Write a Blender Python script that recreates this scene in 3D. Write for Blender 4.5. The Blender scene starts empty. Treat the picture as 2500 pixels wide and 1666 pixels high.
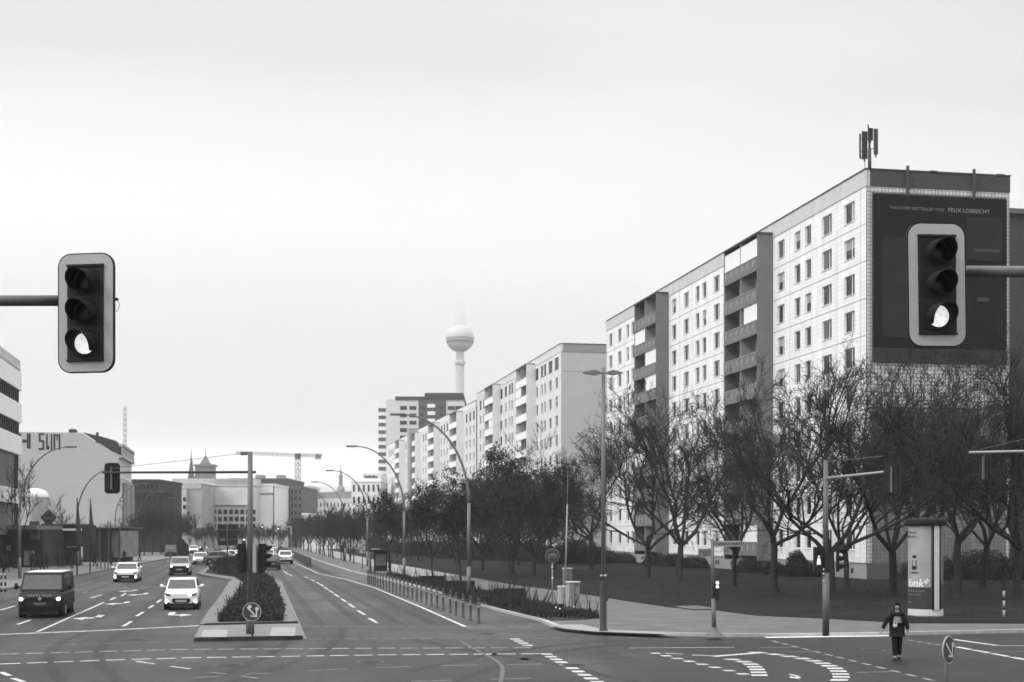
import bpy, bmesh, math, random
from mathutils import Vector, Matrix, noise as mnoise
R = math.radians
C = bpy.context.scene.collection
sc = bpy.context.scene
# ------------------------------------------------------------------ camera, world, sun
H, F, XV, CX, YH = 3.7, 3472.0, 600.0, 1250.0, 1303.0
TH = math.atan((CX - XV) / F)
S_, C_ = math.sin(TH), math.cos(TH)
cam = bpy.data.cameras.new('camera'); camo = bpy.data.objects.new('camera', cam); C.objects.link(camo)
camo.location = (0, 0, H); camo.rotation_euler = (R(90), 0, -TH)
cam.lens = 50; cam.sensor_width = 36; cam.shift_y = (YH - 833) / 2500
cam.clip_start = 0.5; cam.clip_end = 15000
cam.dof.use_dof = True; cam.dof.focus_distance = 14; cam.dof.aperture_fstop = 5.6
sc.camera = camo
SUN_EL, SUN_AZ = 40.0, -108.0      # azimuth measured from +Y towards +X: the bright side of the sky is on the left
w = bpy.data.worlds.new('World'); sc.world = w; w.use_nodes = True
nt = w.node_tree; N = nt.nodes; L = nt.links
for n in list(N): N.remove(n)
out = N.new('ShaderNodeOutputWorld'); bg = N.new('ShaderNodeBackground'); bg.inputs['Strength'].default_value = 0.1
sky = N.new('ShaderNodeTexSky'); sky.sky_type = 'NISHITA'; sky.sun_disc = False
sky.sun_elevation = R(SUN_EL); sky.sun_rotation = R(SUN_AZ)
bw = N.new('ShaderNodeRGBToBW'); L.new(sky.outputs[0], bw.inputs[0])
tc = N.new('ShaderNodeTexCoord')
mp = N.new('ShaderNodeMapping'); mp.inputs['Scale'].default_value = (1.0, 1.0, 3.2); L.new(tc.outputs['Generated'], mp.inputs[0])
nz = N.new('ShaderNodeTexNoise'); nz.inputs['Scale'].default_value = 2.1; nz.inputs['Detail'].default_value = 4; nz.inputs['Roughness'].default_value = .45
L.new(mp.outputs[0], nz.inputs['Vector'])
mr = N.new('ShaderNodeMapRange'); mr.inputs[1].default_value = .3; mr.inputs[2].default_value = .7; mr.inputs[3].default_value = 6.7; mr.inputs[4].default_value = 8.1
L.new(nz.outputs[0], mr.inputs[0])
sx = N.new('ShaderNodeSeparateXYZ'); L.new(tc.outputs['Generated'], sx.inputs[0])
zr = N.new('ShaderNodeMapRange'); zr.inputs[1].default_value = .36; zr.inputs[2].default_value = 1.0; zr.inputs[3].default_value = 1.0; zr.inputs[4].default_value = 3.4
L.new(sx.outputs['Z'], zr.inputs[0])
lo = N.new('ShaderNodeMapRange'); lo.inputs[1].default_value = .03; lo.inputs[2].default_value = .32; lo.inputs[3].default_value = 1.02; lo.inputs[4].default_value = .95
L.new(sx.outputs['Z'], lo.inputs[0])
m1 = N.new('ShaderNodeMath'); m1.operation = 'MULTIPLY'; L.new(mr.outputs[0], m1.inputs[0]); L.new(zr.outputs[0], m1.inputs[1])
m1b = N.new('ShaderNodeMath'); m1b.operation = 'MULTIPLY'; L.new(m1.outputs[0], m1b.inputs[0]); L.new(lo.outputs[0], m1b.inputs[1])
mx = N.new('ShaderNodeMix'); mx.data_type = 'FLOAT'; mx.inputs[0].default_value = .93
L.new(bw.outputs[0], mx.inputs[2]); L.new(m1b.outputs[0], mx.inputs[3])
L.new(mx.outputs[0], bg.inputs['Color']); L.new(bg.outputs[0], out.inputs['Surface'])
sun = bpy.data.lights.new('sun', 'SUN'); sun.energy = 1.5; sun.angle = R(20); sun.color = (1, .995, .985)
so = bpy.data.objects.new('sun', sun); C.objects.link(so)
az = R(SUN_AZ); d = Vector((math.sin(az) * math.cos(R(SUN_EL)), math.cos(az) * math.cos(R(SUN_EL)), math.sin(R(SUN_EL))))
so.rotation_euler = d.to_track_quat('Z', 'Y').to_euler()
sc.view_settings.view_transform = 'Standard'; sc.view_settings.look = 'None'
sc.view_settings.exposure = 0.3; sc.view_settings.gamma = 1
sc.render.engine = 'CYCLES'
sc.cycles.use_denoising = True
sc.cycles.max_bounces = 10; sc.cycles.diffuse_bounces = 3; sc.cycles.glossy_bounces = 3; sc.cycles.volume_bounces = 8
sc.cycles.transparent_max_bounces = 8; sc.cycles.caustics_reflective = False; sc.cycles.caustics_refractive = False

# ------------------------------------------------------------------ measuring helpers: street axis is +Y, metres
def at(px, dd):
    l = (px - CX) / F * dd
    return (l * C_ + dd * S_, -l * S_ + dd * C_)
def gp(px, py, z=0.0):
    return at(px, F * (H - z) / (py - YH))
def dep(py, z=0.0): return F * (H - z) / (py - YH)
def zat(py, dd): return H + (YH - py) * dd / F

# ------------------------------------------------------------------ materials
MATS = {}
def mat(name, v, rough=.8, var=.12, scale=1.5, metal=0.0, bump=0.0, emit=None, stretch=None, spec=.5, coat=0.0, bscale=None, detail=5):
    if name in MATS: return MATS[name]
    m = bpy.data.materials.new(name); m.use_nodes = True; n = m.node_tree.nodes; l = m.node_tree.links
    b = n['Principled BSDF']; b.inputs['Roughness'].default_value = rough; b.inputs['Metallic'].default_value = metal
    b.inputs['Specular IOR Level'].default_value = spec if (rough < .75 or spec != .5) else (.08 if v < .1 else .25)
    if v < .09 and spec == .5 and rough >= .45: b.inputs['Specular IOR Level'].default_value = .1
    if coat: b.inputs['Coat Weight'].default_value = coat; b.inputs['Coat Roughness'].default_value = .05
    t = n.new('ShaderNodeTexCoord'); vec = t.outputs['Object']
    if stretch:
        mpn = n.new('ShaderNodeMapping'); mpn.inputs['Scale'].default_value = stretch; l.new(vec, mpn.inputs[0]); vec = mpn.outputs[0]
    if var:
        z = n.new('ShaderNodeTexNoise'); z.inputs['Scale'].default_value = scale; z.inputs['Detail'].default_value = detail; z.inputs['Roughness'].default_value = .6
        l.new(vec, z.inputs['Vector'])
        q = n.new('ShaderNodeMapRange'); q.inputs[1].default_value = .25; q.inputs[2].default_value = .75
        q.inputs[3].default_value = v * (1 - var); q.inputs[4].default_value = min(.97, v * (1 + var)); l.new(z.outputs[0], q.inputs[0]); l.new(q.outputs[0], b.inputs['Base Color'])
    else: b.inputs['Base Color'].default_value = (v, v, v, 1)
    if bump:
        z2 = n.new('ShaderNodeTexNoise'); z2.inputs['Scale'].default_value = bscale or scale * 8; z2.inputs['Detail'].default_value = 4; l.new(vec, z2.inputs['Vector'])
        bp = n.new('ShaderNodeBump'); bp.inputs['Strength'].default_value = bump; bp.inputs['Distance'].default_value = .03
        l.new(z2.outputs[0], bp.inputs['Height']); l.new(bp.outputs[0], b.inputs['Normal'])
    if emit:
        b.inputs['Emission Color'].default_value = (1, 1, 1, 1); b.inputs['Emission Strength'].default_value = emit
    MATS[name] = m; return m
def tile_mat(name, v, joint, bw_, bh, var=.06, mortar=.012, axis='YZ', dirt=.12, rough=.7):
    """tiles laid on a vertical wall: brick texture in object coordinates, plus weather streaks"""
    if name in MATS: return MATS[name]
    m = bpy.data.materials.new(name); m.use_nodes = True; n = m.node_tree.nodes; l = m.node_tree.links
    b = n['Principled BSDF']; b.inputs['Roughness'].default_value = rough; b.inputs['Specular IOR Level'].default_value = .3
    t = n.new('ShaderNodeTexCoord'); s = n.new('ShaderNodeSeparateXYZ'); l.new(t.outputs['Object'], s.inputs[0])
    ad = n.new('ShaderNodeMath'); ad.operation = 'ADD'; l.new(s.outputs['X'], ad.inputs[0]); l.new(s.outputs['Y'], ad.inputs[1])
    cb = n.new('ShaderNodeCombineXYZ'); l.new(ad.outputs[0], cb.inputs['X']); l.new(s.outputs['Z'], cb.inputs['Y'])
    br = n.new('ShaderNodeTexBrick'); br.offset = 0.0; br.inputs['Scale'].default_value = 1
    br.inputs['Brick Width'].default_value = bw_; br.inputs['Row Height'].default_value = bh; br.inputs['Mortar Size'].default_value = mortar
    br.inputs['Mortar Smooth'].default_value = .3
    br.inputs['Color1'].default_value = (v * (1 - var),) * 3 + (1,); br.inputs['Color2'].default_value = (v * (1 + var),) * 3 + (1,); br.inputs['Mortar'].default_value = (joint,) * 3 + (1,)
    l.new(cb.outputs[0], br.inputs['Vector'])
    mpn = n.new('ShaderNodeMapping'); mpn.inputs['Scale'].default_value = (1, 1, .25); l.new(t.outputs['Object'], mpn.inputs[0])
    z = n.new('ShaderNodeTexNoise'); z.inputs['Scale'].default_value = .9; z.inputs['Detail'].default_value = 6; l.new(mpn.outputs[0], z.inputs['Vector'])
    q = n.new('ShaderNodeMapRange'); q.inputs[1].default_value = .3; q.inputs[2].default_value = .7; q.inputs[3].default_value = 1 - dirt; q.inputs[4].default_value = 1 + dirt * .4; l.new(z.outputs[0], q.inputs[0])
    mm = n.new('ShaderNodeVectorMath'); mm.operation = 'SCALE'; l.new(br.outputs['Color'], mm.inputs[0]); l.new(q.outputs[0], mm.inputs['Scale']); l.new(mm.outputs[0], b.inputs['Base Color'])
    MATS[name] = m; return m
def asphalt_mat(name, v, streak=.36):
    m = bpy.data.materials.new(name); m.use_nodes = True; n = m.node_tree.nodes; l = m.node_tree.links
    b = n['Principled BSDF']; b.inputs['Roughness'].default_value = .55; b.inputs['Specular IOR Level'].default_value = .18
    t = n.new('ShaderNodeTexCoord')
    def noi(sc_, scale, det, lo_, hi, a=.3, c=.7):
        mpn = n.new('ShaderNodeMapping'); mpn.inputs['Scale'].default_value = sc_; l.new(t.outputs['Object'], mpn.inputs[0])
        z = n.new('ShaderNodeTexNoise'); z.inputs['Scale'].default_value = scale; z.inputs['Detail'].default_value = det; z.inputs['Roughness'].default_value = .6; l.new(mpn.outputs[0], z.inputs['Vector'])
        q = n.new('ShaderNodeMapRange'); q.inputs[1].default_value = a; q.inputs[2].default_value = c; q.inputs[3].default_value = lo_; q.inputs[4].default_value = hi; l.new(z.outputs[0], q.inputs[0]); return q.outputs[0]
    a1 = noi((1, .03, 1), .55, 4, 1 - streak, 1 + streak, .36, .64)          # worn wheel tracks along the street
    a2 = noi((1, 1, 1), .11, 6, .45, 1.65)                            # large stains
    a3 = noi((1, 1, 1), 6, 5, .85, 1.15)                             # grain
    a4 = noi((.12, .5, 1), .5, 4, .86, 1.14)
    def voro(scale, feat, lo_, hi, a, c_):
        mpn = n.new('ShaderNodeMapping'); mpn.inputs['Scale'].default_value = (1, .45, 1); mpn.inputs['Rotation'].default_value = (0, 0, .15); l.new(t.outputs['Object'], mpn.inputs[0])
        ds = n.new('ShaderNodeTexNoise'); ds.inputs['Scale'].default_value = .8; l.new(mpn.outputs[0], ds.inputs['Vector']); ad = n.new('ShaderNodeVectorMath'); ad.operation = 'ADD'; l.new(mpn.outputs[0], ad.inputs[0]); l.new(ds.outputs['Color'], ad.inputs[1])
        vv = n.new('ShaderNodeTexVoronoi'); vv.feature = feat; vv.inputs['Scale'].default_value = scale; l.new(ad.outputs[0], vv.inputs['Vector'])
        q = n.new('ShaderNodeMapRange'); q.inputs[1].default_value = a; q.inputs[2].default_value = c_; q.inputs[3].default_value = lo_; q.inputs[4].default_value = hi; l.new(vv.outputs['Distance'] if feat != 'F1' else vv.outputs['Color'], q.inputs[0]); return q.outputs[0]
    a5 = voro(.13, 'DISTANCE_TO_EDGE', .6, 1.0, 0.0, .012)           # cracks
    a6 = voro(.10, 'F1', .68, 1.32, .1, .9)                          # resurfaced patches
    def mul(x, y):
        k = n.new('ShaderNodeMath'); k.operation = 'MULTIPLY'; l.new(x, k.inputs[0]); l.new(y, k.inputs[1]); return k.outputs[0]
    r = mul(mul(mul(a1, a2), mul(a3, a4)), mul(a5, a6)); k = n.new('ShaderNodeMath'); k.operation = 'MULTIPLY'; l.new(r, k.inputs[0]); k.inputs[1].default_value = v; l.new(k.outputs[0], b.inputs['Base Color'])
    bp = n.new('ShaderNodeBump'); bp.inputs['Strength'].default_value = .15; bp.inputs['Distance'].default_value = .02; l.new(a3, bp.inputs['Height']); l.new(bp.outputs[0], b.inputs['Normal'])
    MATS[name] = m; return m
M_ASPH = asphalt_mat('asphalt', .032)
M_ASPH2 = asphalt_mat('cycle_asphalt', .062, .12)
M_ASPH3 = asphalt_mat('dark_asphalt_patch', .026, .15)
M_PAINT = mat('road_paint', .42, .7, .55, 2.5, detail=8)
M_PAINT_W = mat('worn_road_paint', .19, .7, .5, 3, detail=8)
M_PAVE = tile_mat('paving', .21, .13, .35, .35, .12)
M_PAVEG = mat('ground_paving', .105, .8, .32, .7, bump=.3)
M_KERB = mat('kerb_stone', .36, .8, .2, 3)
M_KERBD = mat('dark_kerb', .05, .8, .2, 3)
M_LAWN = mat('lawn_green', .014, .95, .5, .35, bump=.8, bscale=9)
M_SOIL = mat('soil', .035, .95, .4, 3, bump=.8)
M_GRASS = mat('grass_blades', .034, .9, .35, .7)
M_LEAF = mat('dark_leaves', .035, .85, .4, .8)
M_BARK = mat('bark', .035, .9, .3, 3)
M_BARKF = mat('far_bark', .04, .9, .3, 3)
M_GAL = mat('galvanised_steel', .30, .5, .12, 3, metal=.2)
M_POLE = mat('pole_paint', .13, .5, .15, 2)
M_POLED = mat('dark_pole_paint', .06, .5, .15, 2)
M_BLACK = mat('black_plastic', .017, .55, .25, 6, spec=.2)
M_BLACKM = mat('matt_black', .022, .85, .1, 8)
M_LENS = mat('unlit_lens', .014, .3, .1, 30, spec=.25)
M_BORDER = mat('signal_border', .35, .45, .07, 30)
M_LIT = mat('lit_lens', .9, .4, 0, emit=1.0)
_n = M_LIT.node_tree.nodes; _l = M_LIT.node_tree.links; _t = _n.new('ShaderNodeTexCoord'); _v = _n.new('ShaderNodeTexVoronoi'); _v.inputs['Scale'].default_value = 75; _l.new(_t.outputs['Object'], _v.inputs['Vector'])
_q = _n.new('ShaderNodeMapRange'); _q.inputs[1].default_value = 0; _q.inputs[2].default_value = .7; _q.inputs[3].default_value = .95; _q.inputs[4].default_value = .42; _l.new(_v.outputs['Distance'], _q.inputs[0]); _l.new(_q.outputs[0], _n['Principled BSDF'].inputs['Emission Strength'])
M_LAMP = mat('headlamp_on', .9, .3, 0, emit=6)
M_WHITE = mat('white_render', .82, .7, .05, .5)
M_FACW = tile_mat('white_facade_tiles', .84, .64, 1.2, .36, .04, .02, dirt=.13)
M_GABT = tile_mat('grey_gable_tiles', .19, .09, .30, .30, .12, .018)
M_GABW = tile_mat('white_tiles_and_reflection', .6, .16, .30, .30, .12, .03)
M_GREYC = mat('grey_concrete', .32, .85, .08, .7)
M_GREYD = mat('dark_grey_cladding', .115, .8, .1, 1)
M_GREYM = mat('mid_grey_panel', .17, .8, .12, 1)
M_ATTIC = tile_mat('attic_panel', .58, .42, .6, .15, .05, .01)
M_ATTICG = tile_mat('dark_attic_panel', .06, .045, 1.2, .12, .08, .01)
M_JOINT = mat('panel_joint', .3, .8, .2, 2)
M_GLASS = mat('window_glass', .02, .15, .2, .5, spec=.22)
M_GLASSG = mat('window_glass_grey', .07, .15, .4, .4)
M_CURT = mat('curtain', .32, .8, .25, 2, stretch=(6, 6, .3))
M_FRAME = mat('white_frame', .75, .5, .05, 3)
M_FRAMED = mat('dark_frame', .07, .5, .1, 3)
M_TYRE = mat('tyre', .022, .9, .1, 5)
M_RIM = mat('rim', .35, .35, .1, 8, metal=.8)
M_CARW = mat('white_car_paint', .78, .3, .02, 1, coat=.7)
M_CARD = mat('dark_car_paint', .02, .35, .05, 1, spec=.4)
M_CARG = mat('grey_car_paint', .12, .3, .05, 1, coat=.7)
M_CARS = mat('silver_car_paint', .42, .35, .03, 1, coat=.7)
M_CGLASS = mat('car_glass', .03, .06, .3, 1.2, spec=.6)
M_PLATE = mat('plate', .35, .5, .2, 20)
M_COAT = mat('black_cloth', .014, .95, .2, 12, bump=.3)
M_SKIN = mat('skin', .22, .6, .08, 10)
M_HAIR = mat('dark_hair', .025, .6, .3, 20)
M_SIGNW = mat('white_sign', .75, .5, .1, 10)
M_SIGNB = mat('dark_sign_face', .035, .4, .1, 10)
M_POSTER = mat('dark_poster', .007, .6, .35, .35)

# ------------------------------------------------------------------ mesh builder
class MB:
    def __init__(s): s.v = []; s.f = []; s.m = []; s.mats = []; s.cur = 0; s.sm = []
    def use(s, m):
        if m not in s.mats: s.mats.append(m)
        s.cur = s.mats.index(m); return s
    def face(s, idx, smooth=False): s.f.append(tuple(idx)); s.m.append(s.cur); s.sm.append(smooth)
    def poly(s, pts, smooth=False):
        b = len(s.v); s.v += [tuple(p) for p in pts]; s.face(range(b, b + len(pts)), smooth)
    def box(s, x0, x1, y0, y1, z0, z1, T=None):
        p = [(x0, y0, z0), (x1, y0, z0), (x1, y1, z0), (x0, y1, z0), (x0, y0, z1), (x1, y0, z1), (x1, y1, z1), (x0, y1, z1)]
        if T is not None: p = [tuple(T @ Vector(q)) for q in p]
        b = len(s.v); s.v += p
        for q in ((0, 3, 2, 1), (4, 5, 6, 7), (0, 1, 5, 4), (1, 2, 6, 5), (2, 3, 7, 6), (3, 0, 4, 7)): s.face([b + i for i in q])
        return s
    def cyl(s, p0, p1, r0, r1=None, n=12, caps=True, smooth=True):
        r1 = r0 if r1 is None else r1
        p0 = Vector(p0); p1 = Vector(p1); a = (p1 - p0)
        if a.length < 1e-6: return s
        a.normalize(); u = a.orthogonal().normalized(); v = a.cross(u); b = len(s.v)
        for p, r in ((p0, r0), (p1, r1)):
            for i in range(n):
                t = 2 * math.pi * i / n; s.v.append(tuple(p + u * (r * math.cos(t)) + v * (r * math.sin(t))))
        for i in range(n):
            j = (i + 1) % n; s.face((b + i, b + j, b + n + j, b + n + i), smooth)
        if caps: s.face([b + i for i in range(n)][::-1]); s.face([b + n + i for i in range(n)])
        return s
    def tube(s, pts, rad, n=8, smooth=True, caps=True):
        pts = [Vector(p) for p in pts]; b = len(s.v); K = len(pts); u = None
        for k, p in enumerate(pts):
            a = (pts[min(k + 1, K - 1)] - pts[max(k - 1, 0)]).normalized()
            if u is None: u = a.orthogonal().normalized()
            u = (u - a * u.dot(a)); u = u.normalized() if u.length > 1e-6 else a.orthogonal().normalized()
            v = a.cross(u); r = rad[k] if isinstance(rad, (list, tuple)) else rad
            for i in range(n):
                t = 2 * math.pi * i / n; s.v.append(tuple(p + u * (r * math.cos(t)) + v * (r * math.sin(t))))
        for k in range(K - 1):
            for i in range(n):
                j = (i + 1) % n; s.face((b + k * n + i, b + k * n + j, b + (k + 1) * n + j, b + (k + 1) * n + i), smooth)
        if caps: s.face([b + i for i in range(n)][::-1]); s.face([b + (K - 1) * n + i for i in range(n)])
        return s
    def lathe(s, prof, n=24, smooth=True, c=(0, 0, 0)):
        b = len(s.v)
        for r, z in prof:
            for i in range(n):
                t = 2 * math.pi * i / n; s.v.append((c[0] + r * math.cos(t), c[1] + r * math.sin(t), c[2] + z))
        for k in range(len(prof) - 1):
            for i in range(n):
                j = (i + 1) % n; s.face((b + k * n + i, b + k * n + j, b + (k + 1) * n + j, b + (k + 1) * n + i), smooth)
        return s
    def prism(s, pts, y0, y1, T=None):
        """pts in x,z extruded along y"""
        K = len(pts); b = len(s.v)
        q = [(x, y0, z) for x, z in pts] + [(x, y1, z) for x, z in pts]
        if T is not None: q = [tuple(T @ Vector(p)) for p in q]
        s.v += q
        s.face([b + i for i in range(K)]); s.face([b + K + i for i in range(K)][::-1])
        for i in range(K):
            j = (i + 1) % K; s.face((b + i, b + K + i, b + K + j, b + j))
        return s
    def slab(s, pts, z0, z1):
        """pts in x,y extruded along z"""
        K = len(pts); b = len(s.v)
        s.v += [(x, y, z0) for x, y in pts] + [(x, y, z1) for x, y in pts]
        s.face([b + i for i in range(K)][::-1]); s.face([b + K + i for i in range(K)])
        for i in range(K):
            j = (i + 1) % K; s.face((b + i, b + j, b + K + j, b + K + i))
        return s
    def mesh(s, name, m=None):
        me = bpy.data.meshes.new(name); me.from_pydata(s.v, [], s.f)
        if m is not None: me.materials.append(m)
        else:
            for k in s.mats: me.materials.append(k)
            me.polygons.foreach_set('material_index', s.m)
        me.polygons.foreach_set('use_smooth', s.sm); me.update(); return me
    def build(s, name, m=None, parent=None, loc=None, recalc=False):
        o = bpy.data.objects.new(name, s.mesh(name, m)); C.objects.link(o)
        if recalc:
            bm = bmesh.new(); bm.from_mesh(o.data); bmesh.ops.recalc_face_normals(bm, faces=bm.faces); bm.to_mesh(o.data); bm.free()
        if parent is not None: o.parent = parent
        if loc is not None: o.location = loc
        return o
def tag(o, label=None, cat=None, group=None, kind=None):
    if label: o['label'] = label
    if cat: o['category'] = cat
    if group: o['group'] = group
    if kind: o['kind'] = kind
    return o
def thing(name, label, cat, loc=(0, 0, 0), rz=0, group=None):
    o = bpy.data.objects.new(name, None); o.empty_display_size = .3; C.objects.link(o)
    o.location = loc; o.rotation_euler = (0, 0, rz); return tag(o, label, cat, group)
def struct(name, mb, m): return tag(mb.build(name, m), kind='structure')
def copy_tree(o, parent=None):
    c = o.copy(); C.objects.link(c); c.parent = parent
    for ch in o.children: copy_tree(ch, c)
    return c
def dup(root, loc, rz=0, label=None, group=None, scale=None):
    c = copy_tree(root); c.location = loc; c.rotation_euler = (0, 0, rz)
    if label: c['label'] = label
    if group: c['group'] = group
    if scale: c.scale = (scale,) * 3 if not isinstance(scale, tuple) else scale
    return c
def text_mesh(name, txt, size, m, parent, loc, rot=(R(90), 0, 0), ext=.004, shear=0, align='CENTER', sx_=1.0, off=0):
    cu = bpy.data.curves.new(name, 'FONT'); cu.body = txt; cu.size = size; cu.extrude = ext; cu.offset = off; cu.shear = shear; cu.align_x = align; cu.align_y = 'CENTER'
    t = bpy.data.objects.new('tmp', cu); C.objects.link(t); dg = bpy.context.evaluated_depsgraph_get(); dg.update()
    me = bpy.data.meshes.new_from_object(t.evaluated_get(dg)); bpy.data.objects.remove(t)
    me.materials.clear(); me.materials.append(m)
    o = bpy.data.objects.new(name, me); C.objects.link(o); o.parent = parent; o.location = loc; o.rotation_euler = rot; o.scale = (sx_, 1, 1); return o
def rrect(w_, h_, r, n=6):
    P = []
    for cx, cz, a0 in ((w_ / 2 - r, h_ / 2 - r, 0), (-w_ / 2 + r, h_ / 2 - r, 90), (-w_ / 2 + r, -h_ / 2 + r, 180), (w_ / 2 - r, -h_ / 2 + r, 270)):
        for i in range(n + 1):
            a = R(a0 + 90 * i / n); P.append((cx + r * math.cos(a), cz + r * math.sin(a)))
    return P
def scribble(parent, x0, x1, z, h, m, y=0.0, name='lettering', seed=1, gaps=()):
    """writing too blurred to read in the photograph: a row of small uneven strokes"""
    rr = random.Random(seed); g = MB(); x = x0
    while x < x1:
        w_ = h * rr.uniform(.12, .2); t = rr.random()
        if not any(a < x < b for a, b in gaps):
            hh = h * (1 if t > .75 else .68)
            g.box(x, x + w_, y - .006, y, z - h / 2, z - h / 2 + hh)
            if t < .6: g.box(x + w_, x + w_ * 2.6, y - .006, y, z - h / 2 + hh * (.0 if t < .3 else .75), z - h / 2 + hh * (.22 if t < .3 else 1))
        x += w_ * rr.uniform(2.8, 3.6)
    return g.build(name, m, parent)
ordn = ['first', 'second', 'third', 'fourth', 'fifth', 'sixth', 'seventh', 'eighth', 'ninth', 'tenth', 'eleventh', 'twelfth', 'thirteenth', 'fourteenth', 'fifteenth', 'sixteenth', 'seventeenth', 'eighteenth', 'nineteenth', 'twentieth', 'twenty first', 'twenty second', 'twenty third', 'twenty fourth', 'twenty fifth', 'twenty sixth', 'twenty seventh']
# ------------------------------------------------------------------ ground, roads, markings
g = MB(); g.poly([(-2500, -200, -.03), (2500, -200, -.03), (2500, 4500, -.03), (-2500, 4500, -.03)]); struct('ground', g, mat('far_ground', .12, .9, .3, .02))
# carriageways and crossing: one asphalt sheet split by nothing, islands and pavements stand on it
g = MB(); g.poly([(-90, 8, 0), (120, 8, 0), (120, 60, 0), (14, 60, 0), (13, 120, 0), (11.5, 480, 0), (-12, 480, 0), (-18, 62, 0), (-90, 62, 0)])
struct('road', g, M_ASPH)
for nm, P, z, m in (('asphalt_patch', [gp(*p) for p in ((1864, 1561), (2172, 1557), (2500, 1550), (2900, 1545), (2900, 1700), (1560, 1700), (1470, 1620), (1760, 1590))], .0035, M_ASPH3),
                    ('asphalt_patch', [gp(*p) for p in ((-80, 1629), (453, 1612), (850, 1604.5), (1328, 1602), (1452, 1672), (-80, 1700))], .004, M_ASPH3),
                    ('asphalt_patch', [gp(*p) for p in ((1440, 1566), (1864, 1562), (1990, 1582), (1545, 1581))], .004, M_ASPH3),
                    ('asphalt_patch', [gp(*p) for p in ((1600, 1598), (1741, 1604), (1800, 1618), (1845, 1652), (1790, 1643))], .004, M_ASPH3)):
    g = MB(); g.poly([(x, y, z) for x, y in P]); struct(nm, g, m)
def resample(P, step):
    o = []
    for i in range(len(P) - 1):
        a = Vector(P[i]); b = Vector(P[i + 1]); k = max(1, int((b - a).length / step))
        for j in range(k): o.append(tuple(a + (b - a) * j / k))
    o.append(tuple(P[-1])); return o
def smooth_poly(P, it=2):
    for _ in range(it):
        Q = [P[0]]
        for i in range(len(P) - 1):
            a = Vector(P[i]); b = Vector(P[i + 1]); Q += [tuple(a * .75 + b * .25), tuple(a * .25 + b * .75)]
        Q.append(P[-1]); P = Q
    return P
def offset(P, dx):
    o = []
    for i, p in enumerate(P):
        a = Vector(P[max(i - 1, 0)]); b = Vector(P[min(i + 1, len(P) - 1)]); t = (b - a).normalized(); n = Vector((t.y, -t.x)); q = Vector(p) + n * dx; o.append((q.x, q.y))
    return o
def ribbon(mb, P, w_, z):
    A = offset(P, -w_ / 2); B = offset(P, w_ / 2)
    for i in range(len(P) - 1): mb.poly([(*A[i], z), (*B[i], z), (*B[i + 1], z), (*A[i + 1], z)])
# right side pavement outline (kerb), from far to near and round the corner
kerb = [(9.6, 470), (9.3, 300), (9.4, 200), gp(849, 1395), gp(896, 1406.7), gp(1080, 1449.5), gp(1171, 1479), gp(1228, 1497), gp(1311, 1515), gp(1340, 1529), gp(1376, 1540), gp(1449, 1546.6), gp(1674, 1554.5), gp(1864, 1556.7), gp(2172, 1552.6), gp(2500, 1545), (45, 50), (110, 56)]
kerb = kerb[:3] + smooth_poly(kerb[3:], 2)
ZP = .12
g = MB(); inner = offset(kerb, -.22)
g.slab([p for p in inner[::-1]] [::-1] + [(110, 470)], -.02, ZP)
pv = tag(g.build('pavement', M_PAVEG, recalc=True), kind='structure')
g = MB()
for i in range(len(kerb) - 1):
    a, b, c_, d_ = kerb[i], kerb[i + 1], inner[i + 1], inner[i]
    g.poly([(*a, 0), (*b, 0), (*b, ZP + .003), (*a, ZP + .003)]); g.poly([(*a, ZP + .003), (*b, ZP + .003), (*c_, ZP + .003), (*d_, ZP + .003)])
struct('kerb', g, M_KERB)
# pale stone apron at the corner ramps
g = MB(); g.poly([(*gp(x, y, ZP), ZP + .006) for x, y in ((1340, 1526), (1420, 1525), (1470, 1537), (1600, 1543), (1674, 1551), (1449, 1542.5), (1376, 1535))]); struct('kerb_ramp', g, mat('pale_stone', .26, .8, .12, 2))
g = MB(); g.poly([(*gp(x, y, ZP), ZP + .006) for x, y in ((1864, 1554), (2172, 1549), (2168, 1559 - 5.5), (1872, 1562 - 1.5))][::-1])
P = [gp(1866, 1557), gp(2172, 1552.8)]; g = MB(); ribbon(g, offset(P, .12), .34, .014); struct('kerb_ramp', g, mat('white_stone', .85, .7, .1, 2))
# cycle track between bollards and kerb
g = MB(); Pk = [(9.35, 420), (9.1, 200), gp(849, 1395), gp(896, 1406.7), gp(1080, 1449.5), gp(1171, 1479), gp(1228, 1497), gp(1311, 1517), gp(1360, 1538)]
Lk = [(8.2, 54), gp(1133, 1530), gp(916, 1436), gp(850, 1416.6), (8.0, 125), (7.9, 160), (7.7, 420)]
g.poly([(x + .1, y, .004) for x, y in Pk + Lk][::-1]); struct('cycle_track', g, M_ASPH2)
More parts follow.
